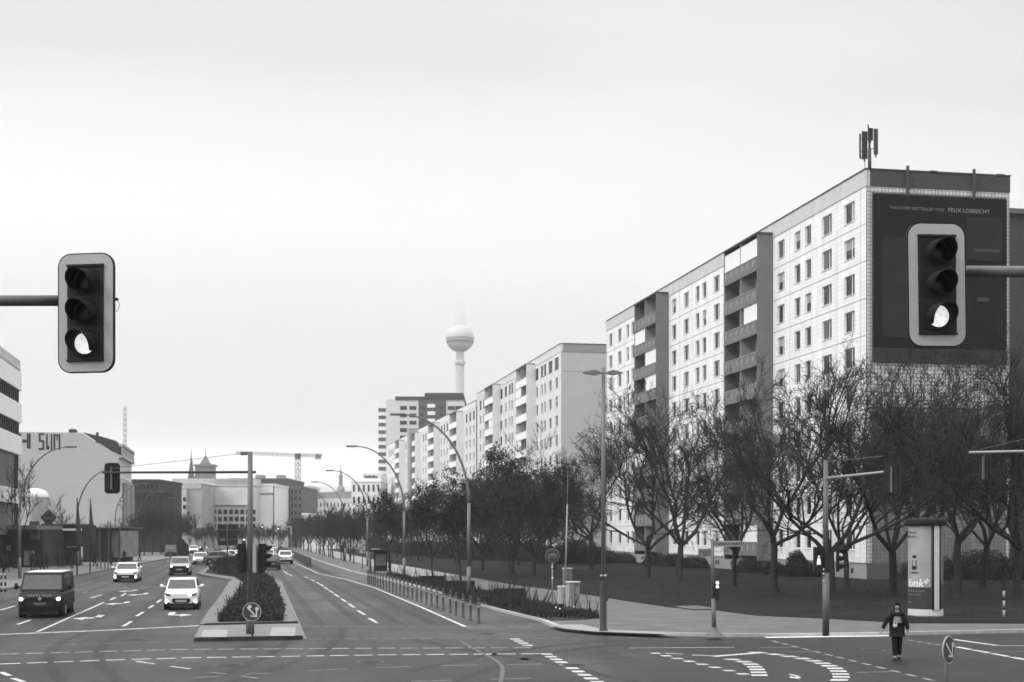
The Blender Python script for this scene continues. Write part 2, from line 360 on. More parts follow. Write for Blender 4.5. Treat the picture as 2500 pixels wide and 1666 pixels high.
# lawn, planting strip
lawn = [(110, 51.5), gp(2500, 1523, ZP), gp(2211, 1522, ZP), gp(2017, 1511, ZP), gp(1850, 1504, ZP), gp(1741, 1490, ZP), gp(1640, 1484, ZP), gp(1530, 1468, ZP), gp(1400, 1447, ZP), gp(1260, 1429, ZP), gp(960, 1377, ZP), (18.2, 330), (47, 330), (110, 330)]
g = MB(); g.slab(lawn[::-1], .05, ZP + .03)
struct('lawn', g, M_LAWN)
g = MB(); g.poly([(*gp(x, y, ZP), ZP + .045) for x, y in ((1640, 1482.5), (1700, 1480.5), (1740, 1486), (1742, 1490), (1690, 1490))]); struct('path', g, M_PAVEG)
strip = [gp(1158, 1470, ZP), gp(1228, 1488, ZP), gp(1300, 1505, ZP), gp(1345, 1516, ZP), gp(1400, 1515, ZP), gp(1466, 1510, ZP), gp(1440, 1498, ZP), gp(1370, 1487, ZP), gp(1310, 1470, ZP), gp(1200, 1449, ZP), gp(1060, 1423, ZP), gp(950, 1403, ZP), gp(940, 1405, ZP), gp(1010, 1425, ZP), gp(1090, 1449, ZP)]
g = MB(); g.slab(strip, .02, ZP + .02); tag(g.build('planting_bed', M_SOIL, recalc=True), kind='structure')
# far footpath continues pale beside the street trees
g = MB(); g.poly([(13.8, 120, ZP + .004), (18.0, 120, ZP + .004), (17.6, 400, ZP + .004), (12.4, 400, ZP + .004)]); struct('footpath', g, mat('pale_paving', .26, .8, .1, 1.5))
# left pavement
g = MB(); lk = [(-60, 66), (-17.2, 66), (-15.8, 74), (-15.6, 92), (-14.4, 127), (-13.2, 160), (-9.8, 252), (-9.2, 470), (-90, 470), (-90, 66)]
g.slab(lk[::-1], -.02, .12); tag(g.build('pavement', mat('left_paving', .16, .8, .15, 1.2), recalc=True), kind='structure')
# median
ZM = .14
fr = [gp(474, 1566), gp(738.5, 1561), gp(729.6, 1531, 0), gp(490, 1536, 0)]
g = MB(); g.slab([(x, y) for x, y in fr], -.02, ZM); tag(g.build('median_island', tile_mat('refuge_paving', .17, .11, .3, .3, .1), recalc=True), kind='structure')
g = MB(); P = [gp(474, 1566), gp(738.5, 1561)]; ribbon(g, offset(P, .04), .08, .02)
g.slab([(P[0][0], P[0][1] - .16), (P[1][0], P[1][1] - .16), (P[1][0], P[1][1] - .01), (P[0][0], P[0][1] - .01)], -.02, .13)
g.slab([(P[0][0] + .15, 56.6), (P[1][0] + .1, 57.3), (P[1][0] + .1, 57.5), (P[0][0] + .15, 56.8)], .1, ZM + .06)
struct('kerb', g, M_KERBD)
ml = [(-1.75, 57.0), gp(490, 1531), (-1.7, 66), (-1.4, 85), gp(556, 1430), (-1.0, 112), gp(500, 1409), (-4.3, 130), (-3.9, 162), (-3.6, 400)]
mr_ = [(1.2, 400), (1.5, 200), (1.75, 140), gp(660, 1412), gp(690, 1427), (2.3, 85), (2.1, 66), gp(724, 1529), (1.95, 57.4)]
g = MB(); g.slab((ml + mr_)[::-1], -.02, ZM + .02); tag(g.build('median_island', mat('median_paving', .15, .8, .15, 1.5), recalc=True), kind='structure')
bed = [gp(534, 1529), gp(600, 1428, .1), (-.9, 118), (-3.6, 131), (-3.3, 162), (-3.0, 400), (.7, 400), (1.2, 140), gp(668, 1428), gp(680, 1460), gp(692, 1505), gp(690, 1527)]
g = MB(); g.slab(bed[::-1], .05, ZM + .05); tag(g.build('planting_bed', M_SOIL, recalc=True), kind='structure')
# tactile slabs on the refuge
g = MB()
for x0, x1, y0, y1 in ((496, 556, 1538, 1556), (664, 722, 1532, 1553)):
    g.poly([(*gp(a, b, ZM), ZM + .004) for a, b in ((x0 - 6, y1), (x1 - 3, y1), (x1, y0), (x0, y0))])
struct('tactile_paving', g, mat('tactile', .28, .8, .1, 3))

# markings --------------------------------------------------------
def seg(mb, a, b, w_, z=.009):
    a = Vector(a); b = Vector(b); t = (b - a).normalized(); n = Vector((-t.y, t.x)) * w_ / 2
    mb.poly([(*(a - n), z), (*(b - n), z), (*(b + n), z), (*(a + n), z)])
mk = MB(); mkw = MB()
def dashes(mb, P, n, duty, w_, z=.009, start=0.0, uni=True):
    """n dashes along polyline of world points"""
    P = [Vector(p) for p in P]; D = [0]
    for i in range(len(P) - 1): D.append(D[-1] + (P[i + 1] - P[i]).length)
    def pt(s):
        for i in range(len(P) - 1):
            if s <= D[i + 1] or i == len(P) - 2: return P[i] + (P[i + 1] - P[i]) * ((s - D[i]) / max(1e-6, D[i + 1] - D[i]))
    st = D[-1] / n
    for k in range(n):
        a = (k + start) * st; seg(mb, pt(a), pt(a + st * duty), w_ * random.uniform(.93, 1.05), z)
random.seed(3)
GP = lambda L_: [gp(*p) for p in L_]
dashes(mk, GP([(0, 1598.5), (270, 1591), (440, 1586.5), (948, 1583.4), (1308, 1582.6)]), 23, .76, .13)
dashes(mk, GP([(0, 1622.5), (270, 1612.5), (453, 1607), (960, 1599.6), (1330, 1597)]), 22, .76, .22)
dashes(mkw, GP([(748, 1531), (960, 1531.7), (1097, 1532), (1250, 1531)]), 12, .76, .14)
dashes(mkw, GP([(749, 1561), (960, 1560.4), (1449, 1559), (1574, 1558.8)]), 18, .74, .12)
dashes(mkw, GP([(100, 1577), (300, 1571), (460, 1568)]), 7, .7, .1)
def blocks(P, step, wx=.3, dl=.52, mb=None):
    """row of painted blocks, each wx wide and dl long, their sides square to the crossing street"""
    P = [Vector(p) for p in GP(P)]; D = [0]; mb = mb or mk
    for i in range(len(P) - 1): D.append(D[-1] + (P[i + 1] - P[i]).length)
    e = Vector((C_, -S_)) * wx / 2; n_ = Vector((S_, C_)) * dl / 2; s = 0
    while s < D[-1]:
        for i in range(len(P) - 1):
            if s <= D[i + 1]:
                q = P[i] + (P[i + 1] - P[i]) * ((s - D[i]) / (D[i + 1] - D[i])); t = (P[i + 1] - P[i]).normalized(); break
        sh = e.normalized() * (t.dot(e.normalized()) / max(.35, abs(t.dot(n_.normalized())))) * (dl / 2) * (-1 if t.dot(n_) < 0 else 1)
        sh *= min(1, .5 / max(.01, sh.length))
        mb.poly([(*(q - e - n_ - sh), .009), (*(q + e - n_ - sh), .009), (*(q + e + n_ + sh), .009), (*(q - e + n_ + sh), .009)]); s += step
blocks([(1257, 1561), (1298, 1582)], .95, .34, .5)
blocks([(1334, 1598), (1462, 1668)], .92, .34, .5)
blocks([(1600, 1596), (1850, 1655)], .95, .3, .36)
blocks([(1788, 1611), (1818, 1617), (1836, 1624), (1846, 1632), (1852, 1643), (1856, 1656)], .78, .42, .42)
blocks([(1850, 1594), (1905, 1600), (1955, 1608), (1989, 1615), (2017, 1623), (2039, 1633), (2051, 1644), (2054, 1655), (2044, 1668)], .78, .44, .42)
dashes(mkw, GP([(1886, 1566), (2283, 1664), (2292, 1667)]), 13, .6, .14)
for a, b, c_, d_, w_ in ((1538, 1583, 1794, 1581.6, .12), (1741, 1603.5, 1850, 1595, .28), (1625, 1596, 1667, 1598, .16), (1690, 1600, 1735, 1602, .16), (1855, 1582.5, 1939, 1581, .1), (1900, 1592, 1994, 1591.5, .1),
                      (2090, 1643, 2181, 1641, .1), (2328, 1562, 2434, 1577, .22), (2434, 1577.5, 2520, 1577.5, .12), (2404, 1591.5, 2520, 1591.5, .1),
                      (751.6, 1639, 846.6, 1634, .11), (916, 1631.5, 1004.7, 1628, .11), (1077, 1626.5, 1167.6, 1624.5, .11), (1236.7, 1624, 1323, 1622, .11), (1004.7, 1665, 1103, 1661.8, .11), (1199, 1659.5, 1296, 1657, .11),
                      (515, 1642.7, 551.6, 1646.6, .11), (476.5, 1655.5, 537, 1652, .11), (597, 1647, 656.6, 1645, .11), (590, 1652, 630, 1657, .11), (331.6, 1615, 376.5, 1622, .12), (415, 1627.8, 465, 1634, .12), (2, 1642, 24, 1651, .16), (31, 1657, 58, 1666, .16)):
    seg(mk if w_ > .11 else mkw, gp(a, b), gp(c_, d_), w_)
dashes(mkw, GP([(2217, 1563.6), (2310, 1578), (2336, 1580.5)]), 5, .6, .14); dashes(mk, GP([(2334, 1580), (2500, 1611), (2520, 1615)]), 4, .85, .22)
seg(mk, gp(0, 1550), gp(240, 1540.5), .34); seg(mk, gp(240, 1540.5), gp(487, 1528.5), .34)
# left carriageway lane lines (crop scale .3099)
K3 = lambda x, y: gp(x * .3099, 1180 + y * .3099)
for a, b, c_, d_ in ((970, 1130, 1035, 1090), (1075, 1050, 1130, 1015), (1170, 988, 1208, 962), (1235, 942, 1270, 918), (135, 1115, 240, 1080), (715, 905, 800, 880), (870, 922, 910, 900), (955, 890, 990, 868), (0, 1003, 120, 968), (1590, 808, 1650, 804)):
    seg(mk, K3(a, b), K3(c_, d_), .15)
for a, b, c_, d_ in ((930, 838, 1010, 822), (1120, 830, 1190, 815), (560, 850, 640, 832), (655, 868, 690, 855), (1030, 855, 1085, 843)): seg(mkw, K3(a, b), K3(c_, d_), .13)
seg(mk, K3(295, 1172), K3(820, 940), .13)
# turn arrows painted in the lanes
def arrow(cx, cy, ln=3.0, flip=1):
    x, y = cx, cy; z = .009; n0 = len(mk.v)
    mk.poly([(x - .15, y + ln * .6, z), (x - .15, y - ln * .1, z), (x + .15, y - ln * .1, z), (x + .15, y + ln * .6, z)])
    mk.poly([(x - .15, y - ln * .1, z), (x - .1, y - ln * .42, z), (x + .45 * flip, y - ln * .5, z), (x + .45 * flip, y - ln * .24, z)])
    mk.poly([(x + .45 * flip, y + ln * .05, z), (x + .45 * flip, y - ln * .8, z), (x + 1.0 * flip, y - ln * .38, z)])
    for i in range(n0, len(mk.v)): v = mk.v[i]; mk.v[i] = (x + (v[0] - x) * min(1, ln / 2.4), v[1], v[2])
for a, b in ((775, 1055), (1350, 1032), (990, 945), (1140, 875), (1060, 847)): arrow(*K3(a, b), 2.6 if a < 1400 else 2.2, -1 if a != 1350 else 1)
arrow(*gp(1947, 1652), .9, -1)
# right carriageway
K5 = lambda x, y: gp(440 + x * .221, 1320 + y * .221)
for a, b, c_, d_ in ((2085, 860, 2175, 912), (1960, 775, 2040, 822), (1860, 700, 1925, 742), (1775, 643, 1835, 680), (1703, 593, 1755, 625), (1645, 552, 1690, 580), (1590, 517, 1630, 540), (1545, 483, 1580, 505), (1505, 462, 1535, 480), (1445, 432, 1480, 450), (1370, 400, 1410, 415), (1200, 375, 1235, 392), (1140, 335, 1190, 375)):
    seg(mk, K5(a, b), K5(c_, d_), .15)
ribbon(mk, resample([gp(1136, 1531), gp(1030, 1484), gp(916, 1436.3), gp(850, 1416.6), gp(776, 1400), gp(714, 1372), gp(683, 1355), (7.3, 330)], 6), .16, .009)
ribbon(mkw, resample([gp(1172, 1532), gp(1240, 1531), gp(1300, 1529.5)], 3), .14, .009)
ribbon(mkw, resample([gp(477, 1560), gp(560, 1433)], 5), .14, .009); ribbon(mkw, resample([gp(745, 1560), gp(688, 1425)], 5), .1, .009)
struct('road_marking', mk, M_PAINT); struct('road_marking', mkw, M_PAINT_W)
# sealed crack
g = MB(); ribbon(g, smooth_poly(GP([(1120, 1563), (1150, 1582), (1175, 1595), (1210, 1612), (1226, 1626), (1227, 1645), (1222, 1668)]), 2), .12, .012); struct('sealed_crack', g, mat('crack_seal', .10, .8, .1, 2))

# grass in beds: many small blades, nobody could count them -----------------
def inpoly(x, y, P):
    c_ = False; j = len(P) - 1
    for i in range(len(P)):
        if (P[i][1] > y) != (P[j][1] > y) and x < (P[j][0] - P[i][0]) * (y - P[i][1]) / (P[j][1] - P[i][1]) + P[i][0]: c_ = not c_
        j = i
    return c_
def blades(mb, P, n, h0, h1, z, wid=.02, ymax=200, lean=.25, leaf=0):
    xs = [p[0] for p in P]; ys = [min(p[1], ymax) for p in P]; k = 0; tries = 0
    while k < n and tries < n * 30:
        tries += 1
        x = random.uniform(min(xs), max(xs)); y = random.uniform(min(ys), max(ys))
        if not inpoly(x, y, P): continue
        cl = mnoise.noise(Vector((x * .5, y * .3, 3)))
        if cl < random.uniform(-.6, .15): continue
        k += 1; h = random.uniform(h0, h1) * (1 + cl * .8); a = random.uniform(0, 6.28); wd = wid * random.uniform(.6, 1.4)
        dx, dy = math.cos(a) * wd, math.sin(a) * wd; lx, ly = random.gauss(0, lean) * h, random.gauss(0, lean) * h
        mb.poly([(x - dx, y - dy, z), (x + dx, y + dy, z), (x + lx * .5 + dx * .7, y + ly * .5 + dy * .7, z + h * .6), (x + lx, y + ly, z + h)])
        for q in range(leaf):
            t = random.uniform(.2, 1); s_ = random.uniform(.04, .09); c0 = Vector((x + lx * t, y + ly * t, z + h * t)) + Vector((random.gauss(0, .06), random.gauss(0, .06), random.gauss(0, .04)))
            u = Vector((random.gauss(0, 1), random.gauss(0, 1), random.gauss(0, .6))).normalized() * s_; v = Vector((random.gauss(0, 1), random.gauss(0, 1), random.gauss(0, .6))).normalized() * s_
            mb.poly([c0 - u, c0 + v, c0 + u])
random.seed(11)
g = MB(); blades(g, strip, 9000, .10, .34, ZP + .01, .03, lean=.4); blades(g, strip, 420, .5, 1.25, ZP + .01, .018, lean=.16)
tag(g.build('grass', M_GRASS), 'tall dry grass growing in the planting strip by the cycle track', 'grass', kind='stuff')
g = MB(); bnear = [(x, y) for x, y in bed]; blades(g, bnear, 9000, .10, .32, ZM + .05, .035, ymax=118, leaf=3); blades(g, bnear, 3000, .2, .6, ZM + .05, .06, ymax=260, leaf=1)
tag(g.build('ground_cover', M_LEAF), 'dark low shrubs and leaves filling the median planting bed', 'ground cover', kind='stuff')
g = MB(); blades(g, lawn, 14000, .03, .07, ZP + .03, .02, ymax=120)
tag(g.build('grass', mat('lawn_tufts', .022, .9, .4, .5)), 'short winter grass tufts on the lawn before the white slab block', 'grass', kind='stuff')

# drain covers and gullies
for i, (px, py, lab) in enumerate(((905, 1617, 'round iron manhole cover between the crossing lines below the median'), (1402, 1625, 'round iron manhole cover right of the block marking'), (560, 1625, 'round iron manhole cover left of the short dashes'), (1190, 1548, 'round iron manhole cover near the bollard end'), (330, 1562, 'round iron manhole cover behind the left stop line'), (2130, 1588, 'round iron manhole cover behind the walking person'))):
    x, y = gp(px, py); g = MB().use(mat('cast_iron', .022, .6, .3, 12)); g.cyl((0, 0, .004), (0, 0, .013), .33, .33, 24, smooth=False); g.use(M_GREYD); g.lathe([(.33, .012), (.40, .012)], 24)
    o = g.build('manhole_cover'); o.location = (x, y, 0); tag(o, lab, 'manhole cover', 'manhole covers in the road')
# tyre darkened wheel tracks and turning arcs worn into the asphalt
TRK = asphalt_mat('tyre_polished_asphalt', .013, .5)
g = MB()
for x0, x1, ya, yb in ((3.0, 3.2, 58, 330), (4.6, 4.7, 58, 330), (6.2, 6.3, 58, 330), (7.6, 7.2, 58, 330), (-3.0, -5.3, 60, 330), (-4.7, -6.9, 60, 330), (-6.3, -7.6, 59, 250), (-8.0, -8.8, 59, 250), (-9.9, -9.6, 59, 250), (-11.6, -10.6, 59, 200), (-13.2, -11.8, 59, 160)):
    ribbon(g, resample([(x0, ya), (x1, yb)], 12), .42, .0045)
for P_ in (((480, 1666), (640, 1612), (700, 1570), (760, 1530)), ((560, 1668), (760, 1605), (830, 1560), (840, 1532)), ((300, 1668), (230, 1620), (260, 1560), (330, 1535)), ((150, 1668), (110, 1610), (140, 1570), (210, 1545)), ((1100, 1668), (1250, 1615), (1420, 1580), (1620, 1570)), ((1000, 1640), (1200, 1596), (1400, 1570), (1560, 1562)), ((1560, 1668), (1350, 1620), (1150, 1590), (1000, 1560))):
    ribbon(g, smooth_poly(GP(P_), 3), .34, .0052)
struct('tyre_track', g, TRK)
# ------------------------------------------------------------------ buildings
def xonY(px, Y):
    k = (px - CX) / F; dd = Y / (C_ - k * S_); return dd * (k * C_ + S_), dd
def yonX(px, X):
    k = (px - CX) / F; dd = X / (k * C_ + S_); return dd * (C_ - k * S_), dd
def wall_grid(mb, y0, y1, z0, z1, ops, rev=.22, x=0.0):
    """facade in the plane x, facing -x, with rectangular openings and reveals"""
    ys = sorted({y0, y1} | {o[0] for o in ops} | {o[1] for o in ops}); zs = sorted({z0, z1} | {o[2] for o in ops} | {o[3] for o in ops})
    hole = set()
    for o in ops:
        for i in range(ys.index(o[0]), ys.index(o[1])):
            for j in range(zs.index(o[2]), zs.index(o[3])): hole.add((i, j))
    for j in range(len(zs) - 1):
        i = 0
        while i < len(ys) - 1:
            if (i, j) in hole: i += 1; continue
            k = i
            while k < len(ys) - 1 and (k, j) not in hole: k += 1
            mb.poly([(x, ys[k], zs[j]), (x, ys[i], zs[j]), (x, ys[i], zs[j + 1]), (x, ys[k], zs[j + 1])][::-1]); i = k
    for a, b, c_, d_ in ops:
        mb.poly([(x, a, c_), (x + rev, a, c_), (x + rev, a, d_), (x, a, d_)]); mb.poly([(x, b, d_), (x + rev, b, d_), (x + rev, b, c_), (x, b, c_)])
        mb.poly([(x, a, d_), (x + rev, a, d_), (x + rev, b, d_), (x, b, d_)]); mb.poly([(x, b, c_), (x + rev, b, c_), (x + rev, a, c_), (x, a, c_)])
def win_meshes(w_, h_, dark=False):
    fm = MB(); a = .07; X0, X1 = .13, .19
    fm.box(X0, X1, -w_ / 2, w_ / 2, -h_ / 2, -h_ / 2 + a); fm.box(X0, X1, -w_ / 2, w_ / 2, h_ / 2 - a, h_ / 2)
    fm.box(X0, X1, -w_ / 2, -w_ / 2 + a, -h_ / 2 + a, h_ / 2 - a); fm.box(X0, X1, w_ / 2 - a, w_ / 2, -h_ / 2 + a, h_ / 2 - a)
    if w_ > 1.5: fm.box(X0 - .01, X1, w_ * -.14 - .05, w_ * -.14 + .05, -h_ / 2 + a, h_ / 2 - a)
    fm.box(-.06, .13, -w_ / 2 - .05, w_ / 2 + .05, -h_ / 2 - .05, -h_ / 2 - .005)
    F_ = fm.mesh('window', M_FRAMED if dark else M_FRAME); panes = []
    for kind in range(4):
        p = MB(); p.use(M_GLASS); ys = (-w_ / 2 + a, w_ / 2 - a)
        p.poly([(.17, ys[1], -h_ / 2 + a), (.17, ys[0], -h_ / 2 + a), (.17, ys[0], h_ / 2 - a), (.17, ys[1], h_ / 2 - a)][::-1])
        if kind == 1 and not dark: p.use(M_CURT); p.poly([(.168, ys[0] + w_ * .42, -h_ / 2 + a), (.168, ys[0], -h_ / 2 + a), (.168, ys[0], h_ / 2 - a), (.168, ys[0] + w_ * .42, h_ / 2 - a)][::-1])
        if kind == 2: p.use(M_GLASSG); p.poly([(.168, ys[1], -h_ / 2 + a), (.168, ys[1] - w_ * .4, -h_ / 2 + a), (.168, ys[1] - w_ * .4, h_ / 2 - a), (.168, ys[1], h_ / 2 - a)][::-1])
        if kind == 3 and not dark: p.use(M_CURT); p.poly([(.168, ys[1], 0), (.168, ys[0], 0), (.168, ys[0], h_ / 2 - a), (.168, ys[1], h_ / 2 - a)][::-1])
        panes.append(p.mesh('pane'))
    return F_, panes
WM = {}
def add_windows(root, spots, limit=100, pane_child=True):
    """spots: (y,z,w,h,dark) nearest first; the first `limit` are parts, the rest one stuff part"""
    rest = MB()
    for i, (y, z, w_, h_, dk) in enumerate(spots):
        key = (round(w_, 2), round(h_, 2), dk)
        if key not in WM: WM[key] = win_meshes(w_, h_, dk)
        fm, pn = WM[key]; rnd = random.random(); pk = 0 if rnd < .5 else 1 if rnd < .68 else 2 if rnd < .93 else 3
        if i < limit:
            o = bpy.data.objects.new('window', fm); C.objects.link(o); o.parent = root; o.location = (0, y, z)
            q = bpy.data.objects.new('pane', pn[pk]); C.objects.link(q); q.parent = o
        else:
            for me in (fm, pn[pk]):
                b = len(rest.v); rest.v += [(v.co.x, v.co.y + y, v.co.z + z) for v in me.vertices]
                for p in me.polygons:
                    rest.use(me.materials[p.material_index]); rest.face([b + k for k in p.vertices])
    if rest.v: o = rest.build('window', parent=root); o['kind'] = 'stuff'
def slab_block(name, label, loc, rz, Ln, D, Hh, cols, nrow, ztop, dz, bals, mw, mg, ma, mag, group=None, joints=True, dark_top=False, balw=9.3, mside=None, mpar=None, mcan=None, blinds={}, zp=1.4, towers=(), seed=1, rib=True):
    random.seed(seed)
    root = thing(name, label, 'apartment building', loc, rz, group)
    zA = ztop + 1.42
    ops = []; spots = []
    for j in range(nrow):
        z = ztop - dz * j
        for (y, w_) in cols:
            dk = dark_top and j == 0
            w2 = w_ * (1.15 if not dk else 1.35); h2 = 1.6 if not dk else 1.8; w2 = w_ if not dk else w2
            ops.append((y - w2 / 2, y + w2 / 2, z - h2 / 2, z + h2 / 2)); spots.append((y, z, w2, h2, dk))
    wl = MB().use(mw); wall_grid(wl, 0, Ln, zp, zA, ops)
    wl.use(mg); wl.poly([(0, 0, zp), (D, 0, zp), (D, 0, zA), (0, 0, zA)]); wl.poly([(D, Ln, zp), (0, Ln, zp), (0, Ln, zA), (D, Ln, zA)])
    wl.poly([(D, 0, zp), (D, Ln, zp), (D, Ln, zA), (D, 0, zA)])
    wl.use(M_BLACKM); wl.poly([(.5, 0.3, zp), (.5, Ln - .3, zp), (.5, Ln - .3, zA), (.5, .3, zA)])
    wl.build('wall', parent=root)
    at_ = MB().use(ma); at_.box(-.06, .3, -.06, Ln + .06, zA + .003, Hh); at_.use(mag); at_.box(.3, D + .06, -.063, .3, zA + .003, Hh); at_.box(.3, D + .06, Ln - .3, Ln + .063, zA + .003, Hh); at_.box(D - .3, D + .05, .3, Ln - .3, zA + .003, Hh)
    at_.use(M_FRAMED); at_.box(-.12, .35, -.12, Ln + .12, Hh, Hh + .10); at_.box(.35, D + .12, -.12, .35, Hh, Hh + .10); at_.build('parapet', parent=root)
    rf = MB(); rf.poly([(.3, .3, Hh - .25), (D - .3, .3, Hh - .25), (D - .3, Ln - .3, Hh - .25), (.3, Ln - .3, Hh - .25)]); rf.build('roof', mat('roof_felt', .09, .9, .2, .5), root)
    pl = MB().use(M_GREYC); pl.box(.08, D - .08, .05, Ln - .05, -.1, zp); pl.use(M_GREYD); pl.box(.06, D - .06, -.0, .05, -.1, zp - .002)
    pl.use(M_BLACKM)
    for (y, w_) in cols: pl.box(.06, .10, y - .55, y - .15, .55, .95); pl.box(.06, .10, y + .2, y + .6, .55, .95)
    pl.build('plinth', parent=root)
    if joints:
        jt = MB(); z = zA - dz
        while z > zp + .5: jt.box(-.012, 0.0, 0, Ln, z - .03, z + .03); z -= dz
        for y in [c_[0] - 2.1 for c_ in cols if c_[1] > 1.5] + [Ln - .15]: jt.box(-.010, 0.0, y - .02, y + .02, zp, zA)
        z = zA - dz
        while z > zp + .5: jt.box(0, D, -.012, 0, z - .03, z + .03); z -= dz
        for x in (3, 6, 9): jt.box(x - .02, x + .02, -.010, 0, zp, zA)
        jt.build('panel_joint', M_JOINT, root)
    spots.sort(key=lambda s: (s[0] // 12, -s[1])); add_windows(root, spots)
    mside = mside or M_GREYM; mpar = mpar or M_GREYM
    for bi, y0 in enumerate(bals):
        y1 = y0 + balw; ym = (y0 + y1) / 2; zt = ztop + 1.75
        sw = MB(); sw.box(-1.5, -.02, y0, y0 + .18, 1.2, zt); sw.build('side_wall', mside, root)
        sw = MB(); sw.box(-1.5, -.02, y1 - .18, y1, 1.2, zt); sw.build('side_wall', mside, root)
        sw = MB(); sw.box(-1.62, .02, y0 - .08, y1 + .08, zt + .003, zt + .16); sw.build('canopy', mcan or M_FRAMED, root)
        sw = MB(); sw.box(-1.5, -.02, ym - .06, ym + .06, 1.2, zt - .003); sw.build('partition', M_GREYC, root)
        for j in range(nrow):
            fz = ztop - dz * j - 1.35
            b = MB().use(mpar); b.box(-1.49, -.025, y0 + .182, ym - .062, fz - .12, fz + .03); b.box(-1.49, -.025, ym + .062, y1 - .182, fz - .12, fz + .03)
            b.box(-1.56, -1.495, y0 + .1, y1 - .1, fz - .2, fz + 1.02)
            b.use(M_GREYC); b.box(-1.60, -1.47, y0 + .1, y1 - .1, fz + 1.023, fz + 1.09)
            if rib:
                b.use(M_GREYC)
                for q in range(6):
                    yy = y0 + .9 + q * (balw - 1.8) / 5
                    b.tube([(-1.555, yy, fz - .05), (-1.565, yy, fz + .2), (-1.575, yy, fz + .45), (-1.565, yy, fz + .72), (-1.555, yy, fz + .92)], [.01, .05, .1, .06, .01], 6)
            bo = b.build('balcony', parent=root)
            dr = MB().use(M_GLASS); dr.box(-.06, -.022, y0 + .6, ym - .8, fz + .1, fz + 2.3); dr.box(-.06, -.022, ym + .8, y1 - .6, fz + .1, fz + 2.3); dr.use(M_FRAME); dr.box(-.08, -.062, y0 + 1.6, y0 + 1.7, fz + .1, fz + 2.3); dr.box(-.08, -.062, ym + 1.9, ym + 2.0, fz + .1, fz + 2.3)
            dr.build('balcony_door', parent=bo)
            for half in blinds.get((bi, j), ()):
                a, c_ = (y0 + .2, ym - .07) if half == 'n' else (ym + .07, y1 - .2)
                if half == 'm': a = y0 + .2; c_ = ym - .9
                q = MB().use(mat('blind', .8, .7, .06, 2, stretch=(1, 6, .2))); q.box(-1.46, -1.42, a, c_, fz + 1.0, fz + dz - .16)
                q.use(M_FRAME); q.box(-1.475, -1.462, (a + c_) / 2 - .03, (a + c_) / 2 + .03, fz + 1.1, fz + dz - .16); q.build('blind', parent=bo)
    for (y0, y1, zt) in towers:
        t = MB(); t.box(-2.2, -.01, y0, y1, 0, zt); t.build('stair_tower', M_GREYC, root)
    return root
COLS = [(3.1, 2.0), (7.6, 2.0), (11.6, 1.3), (14.0, 1.3), (17.9, 1.7), (31.0, 1.7), (35.7, 1.8), (39.7, 1.3), (42.0, 1.3), (45.9, 1.8), (50.4, 1.7), (63.6, 1.7), (67.8, 1.3), (70.2, 1.3), (74.1, 1.8), (78.7, 1.8)]
b1 = slab_block('apartment_building', 'nearest tall white tiled slab block on the right, with a dark billboard on its gable', (47.4, 103.6, 0), 0, 80.9, 12.1, 32.0, COLS, 10, 29.3, 2.9, [19.8, 52.4], M_FACW, M_GABT, M_ATTIC, M_ATTICG,
    'slab blocks along the right side of the street', seed=5, mside=M_GREYM, blinds={(0, 0): ('n', 'f'), (0, 2): ('m',), (0, 9): ('n',), (1, 1): ('f',), (1, 2): ('n',), (1, 3): ('n',), (1, 6): ('f',)})
# light tile strips round the poster, on the gable, and a painted reflection below it
g = MB().use(M_GABW); g.box(.0, 12.1, -.05, -.012, 30.25, 30.68); g.box(11.85, 12.1, -.05, -.012, 1.4, 30.25); g.box(.0, .45, -.03, -.012, 1.4, 30.25)
g.box(.47, 11.83, -.04, -.012, 13.6, 17.0); g.build('tile_and_reflection_strip', parent=b1)  # band below the poster: reflected light put into a pale tile colour
pb = thing('billboard', 'huge dark film poster covering the upper gable of the nearest white slab block', 'billboard', (47.4, 103.3, 0))
g = MB(); g.box(.55, 11.75, .02, .2, 18.2, 30.1); g.build('poster', M_POSTER, pb)
g = MB().use(mat('poster_shape', .022, .8, .3, .6)); g.box(8.3, 11.3, .0, .018, 25.2, 28.6)
g.use(mat('poster_shape_light', .06, .7, .3, .6)); g.box(9.0, 11.1, -.004, .0, 25.9, 26.1); g.build('picture', parent=pb); g = MB(); g.box(9.2, 10.2, .0, .018, 22.0, 22.3); g.build('picture', mat('poster_shape_light', .06), pb); g = MB(); g.box(1.2, 3.8, .0, .018, 19.0, 26.8); g.build('picture', mat('poster_shape', .045), pb)
g = MB(); g.box(.55, 11.75, .02, .2, 17.05, 18.15); g.build('date_strip', mat('poster_strip', .032, .7, .2, 1), pb)
M_PTXT = mat('poster_text', .16, .6, .1, 3)
text_mesh('headline', 'NACH DEM BESTSELLER VON', .33, M_PTXT, pb, (4.1, -.0, 29.05), sx_=1.05); text_mesh('headline', 'FELIX LOBRECHT', .44, mat('poster_text_bright', .26, .6, .1, 3), pb, (8.5, -.0, 29.05), sx_=1.05)
text_mesh('date', '9.3.23 IM KINO', .78, mat('poster_text_dark', .010, .6, .1, 3), pb, (6.1, -.0, 17.6), sx_=1.1)
for i, xx in enumerate((3.3, 8.9)):
    bp_ = thing('lamp_bracket', ('left' if i == 0 else 'right') + ' of the two dark curved lamp brackets over the top edge of the billboard', 'bracket', (47.4 + xx, 103.3, 0), group='lamp brackets above the billboard')
    g = MB(); g.box(-.1, .1, -.12, .03, 30.0, 32.35); g.tube([(0, -.1, 30.4), (.35, -.5, 31.1), (.8, -.9, 31.5), (1.4, -1.1, 31.7)], .035, 6); g.build('arm', M_FRAMED, bp_)
    g = MB(); g.box(1.3, 1.9, -1.25, -.95, 31.62, 31.76); g.build('lamp', M_FRAMED, bp_)
am = thing('antenna_mast', 'antenna mast with panel antennas on the roof corner of the billboard block', 'antenna', (48.15, 104.6, 31.75))
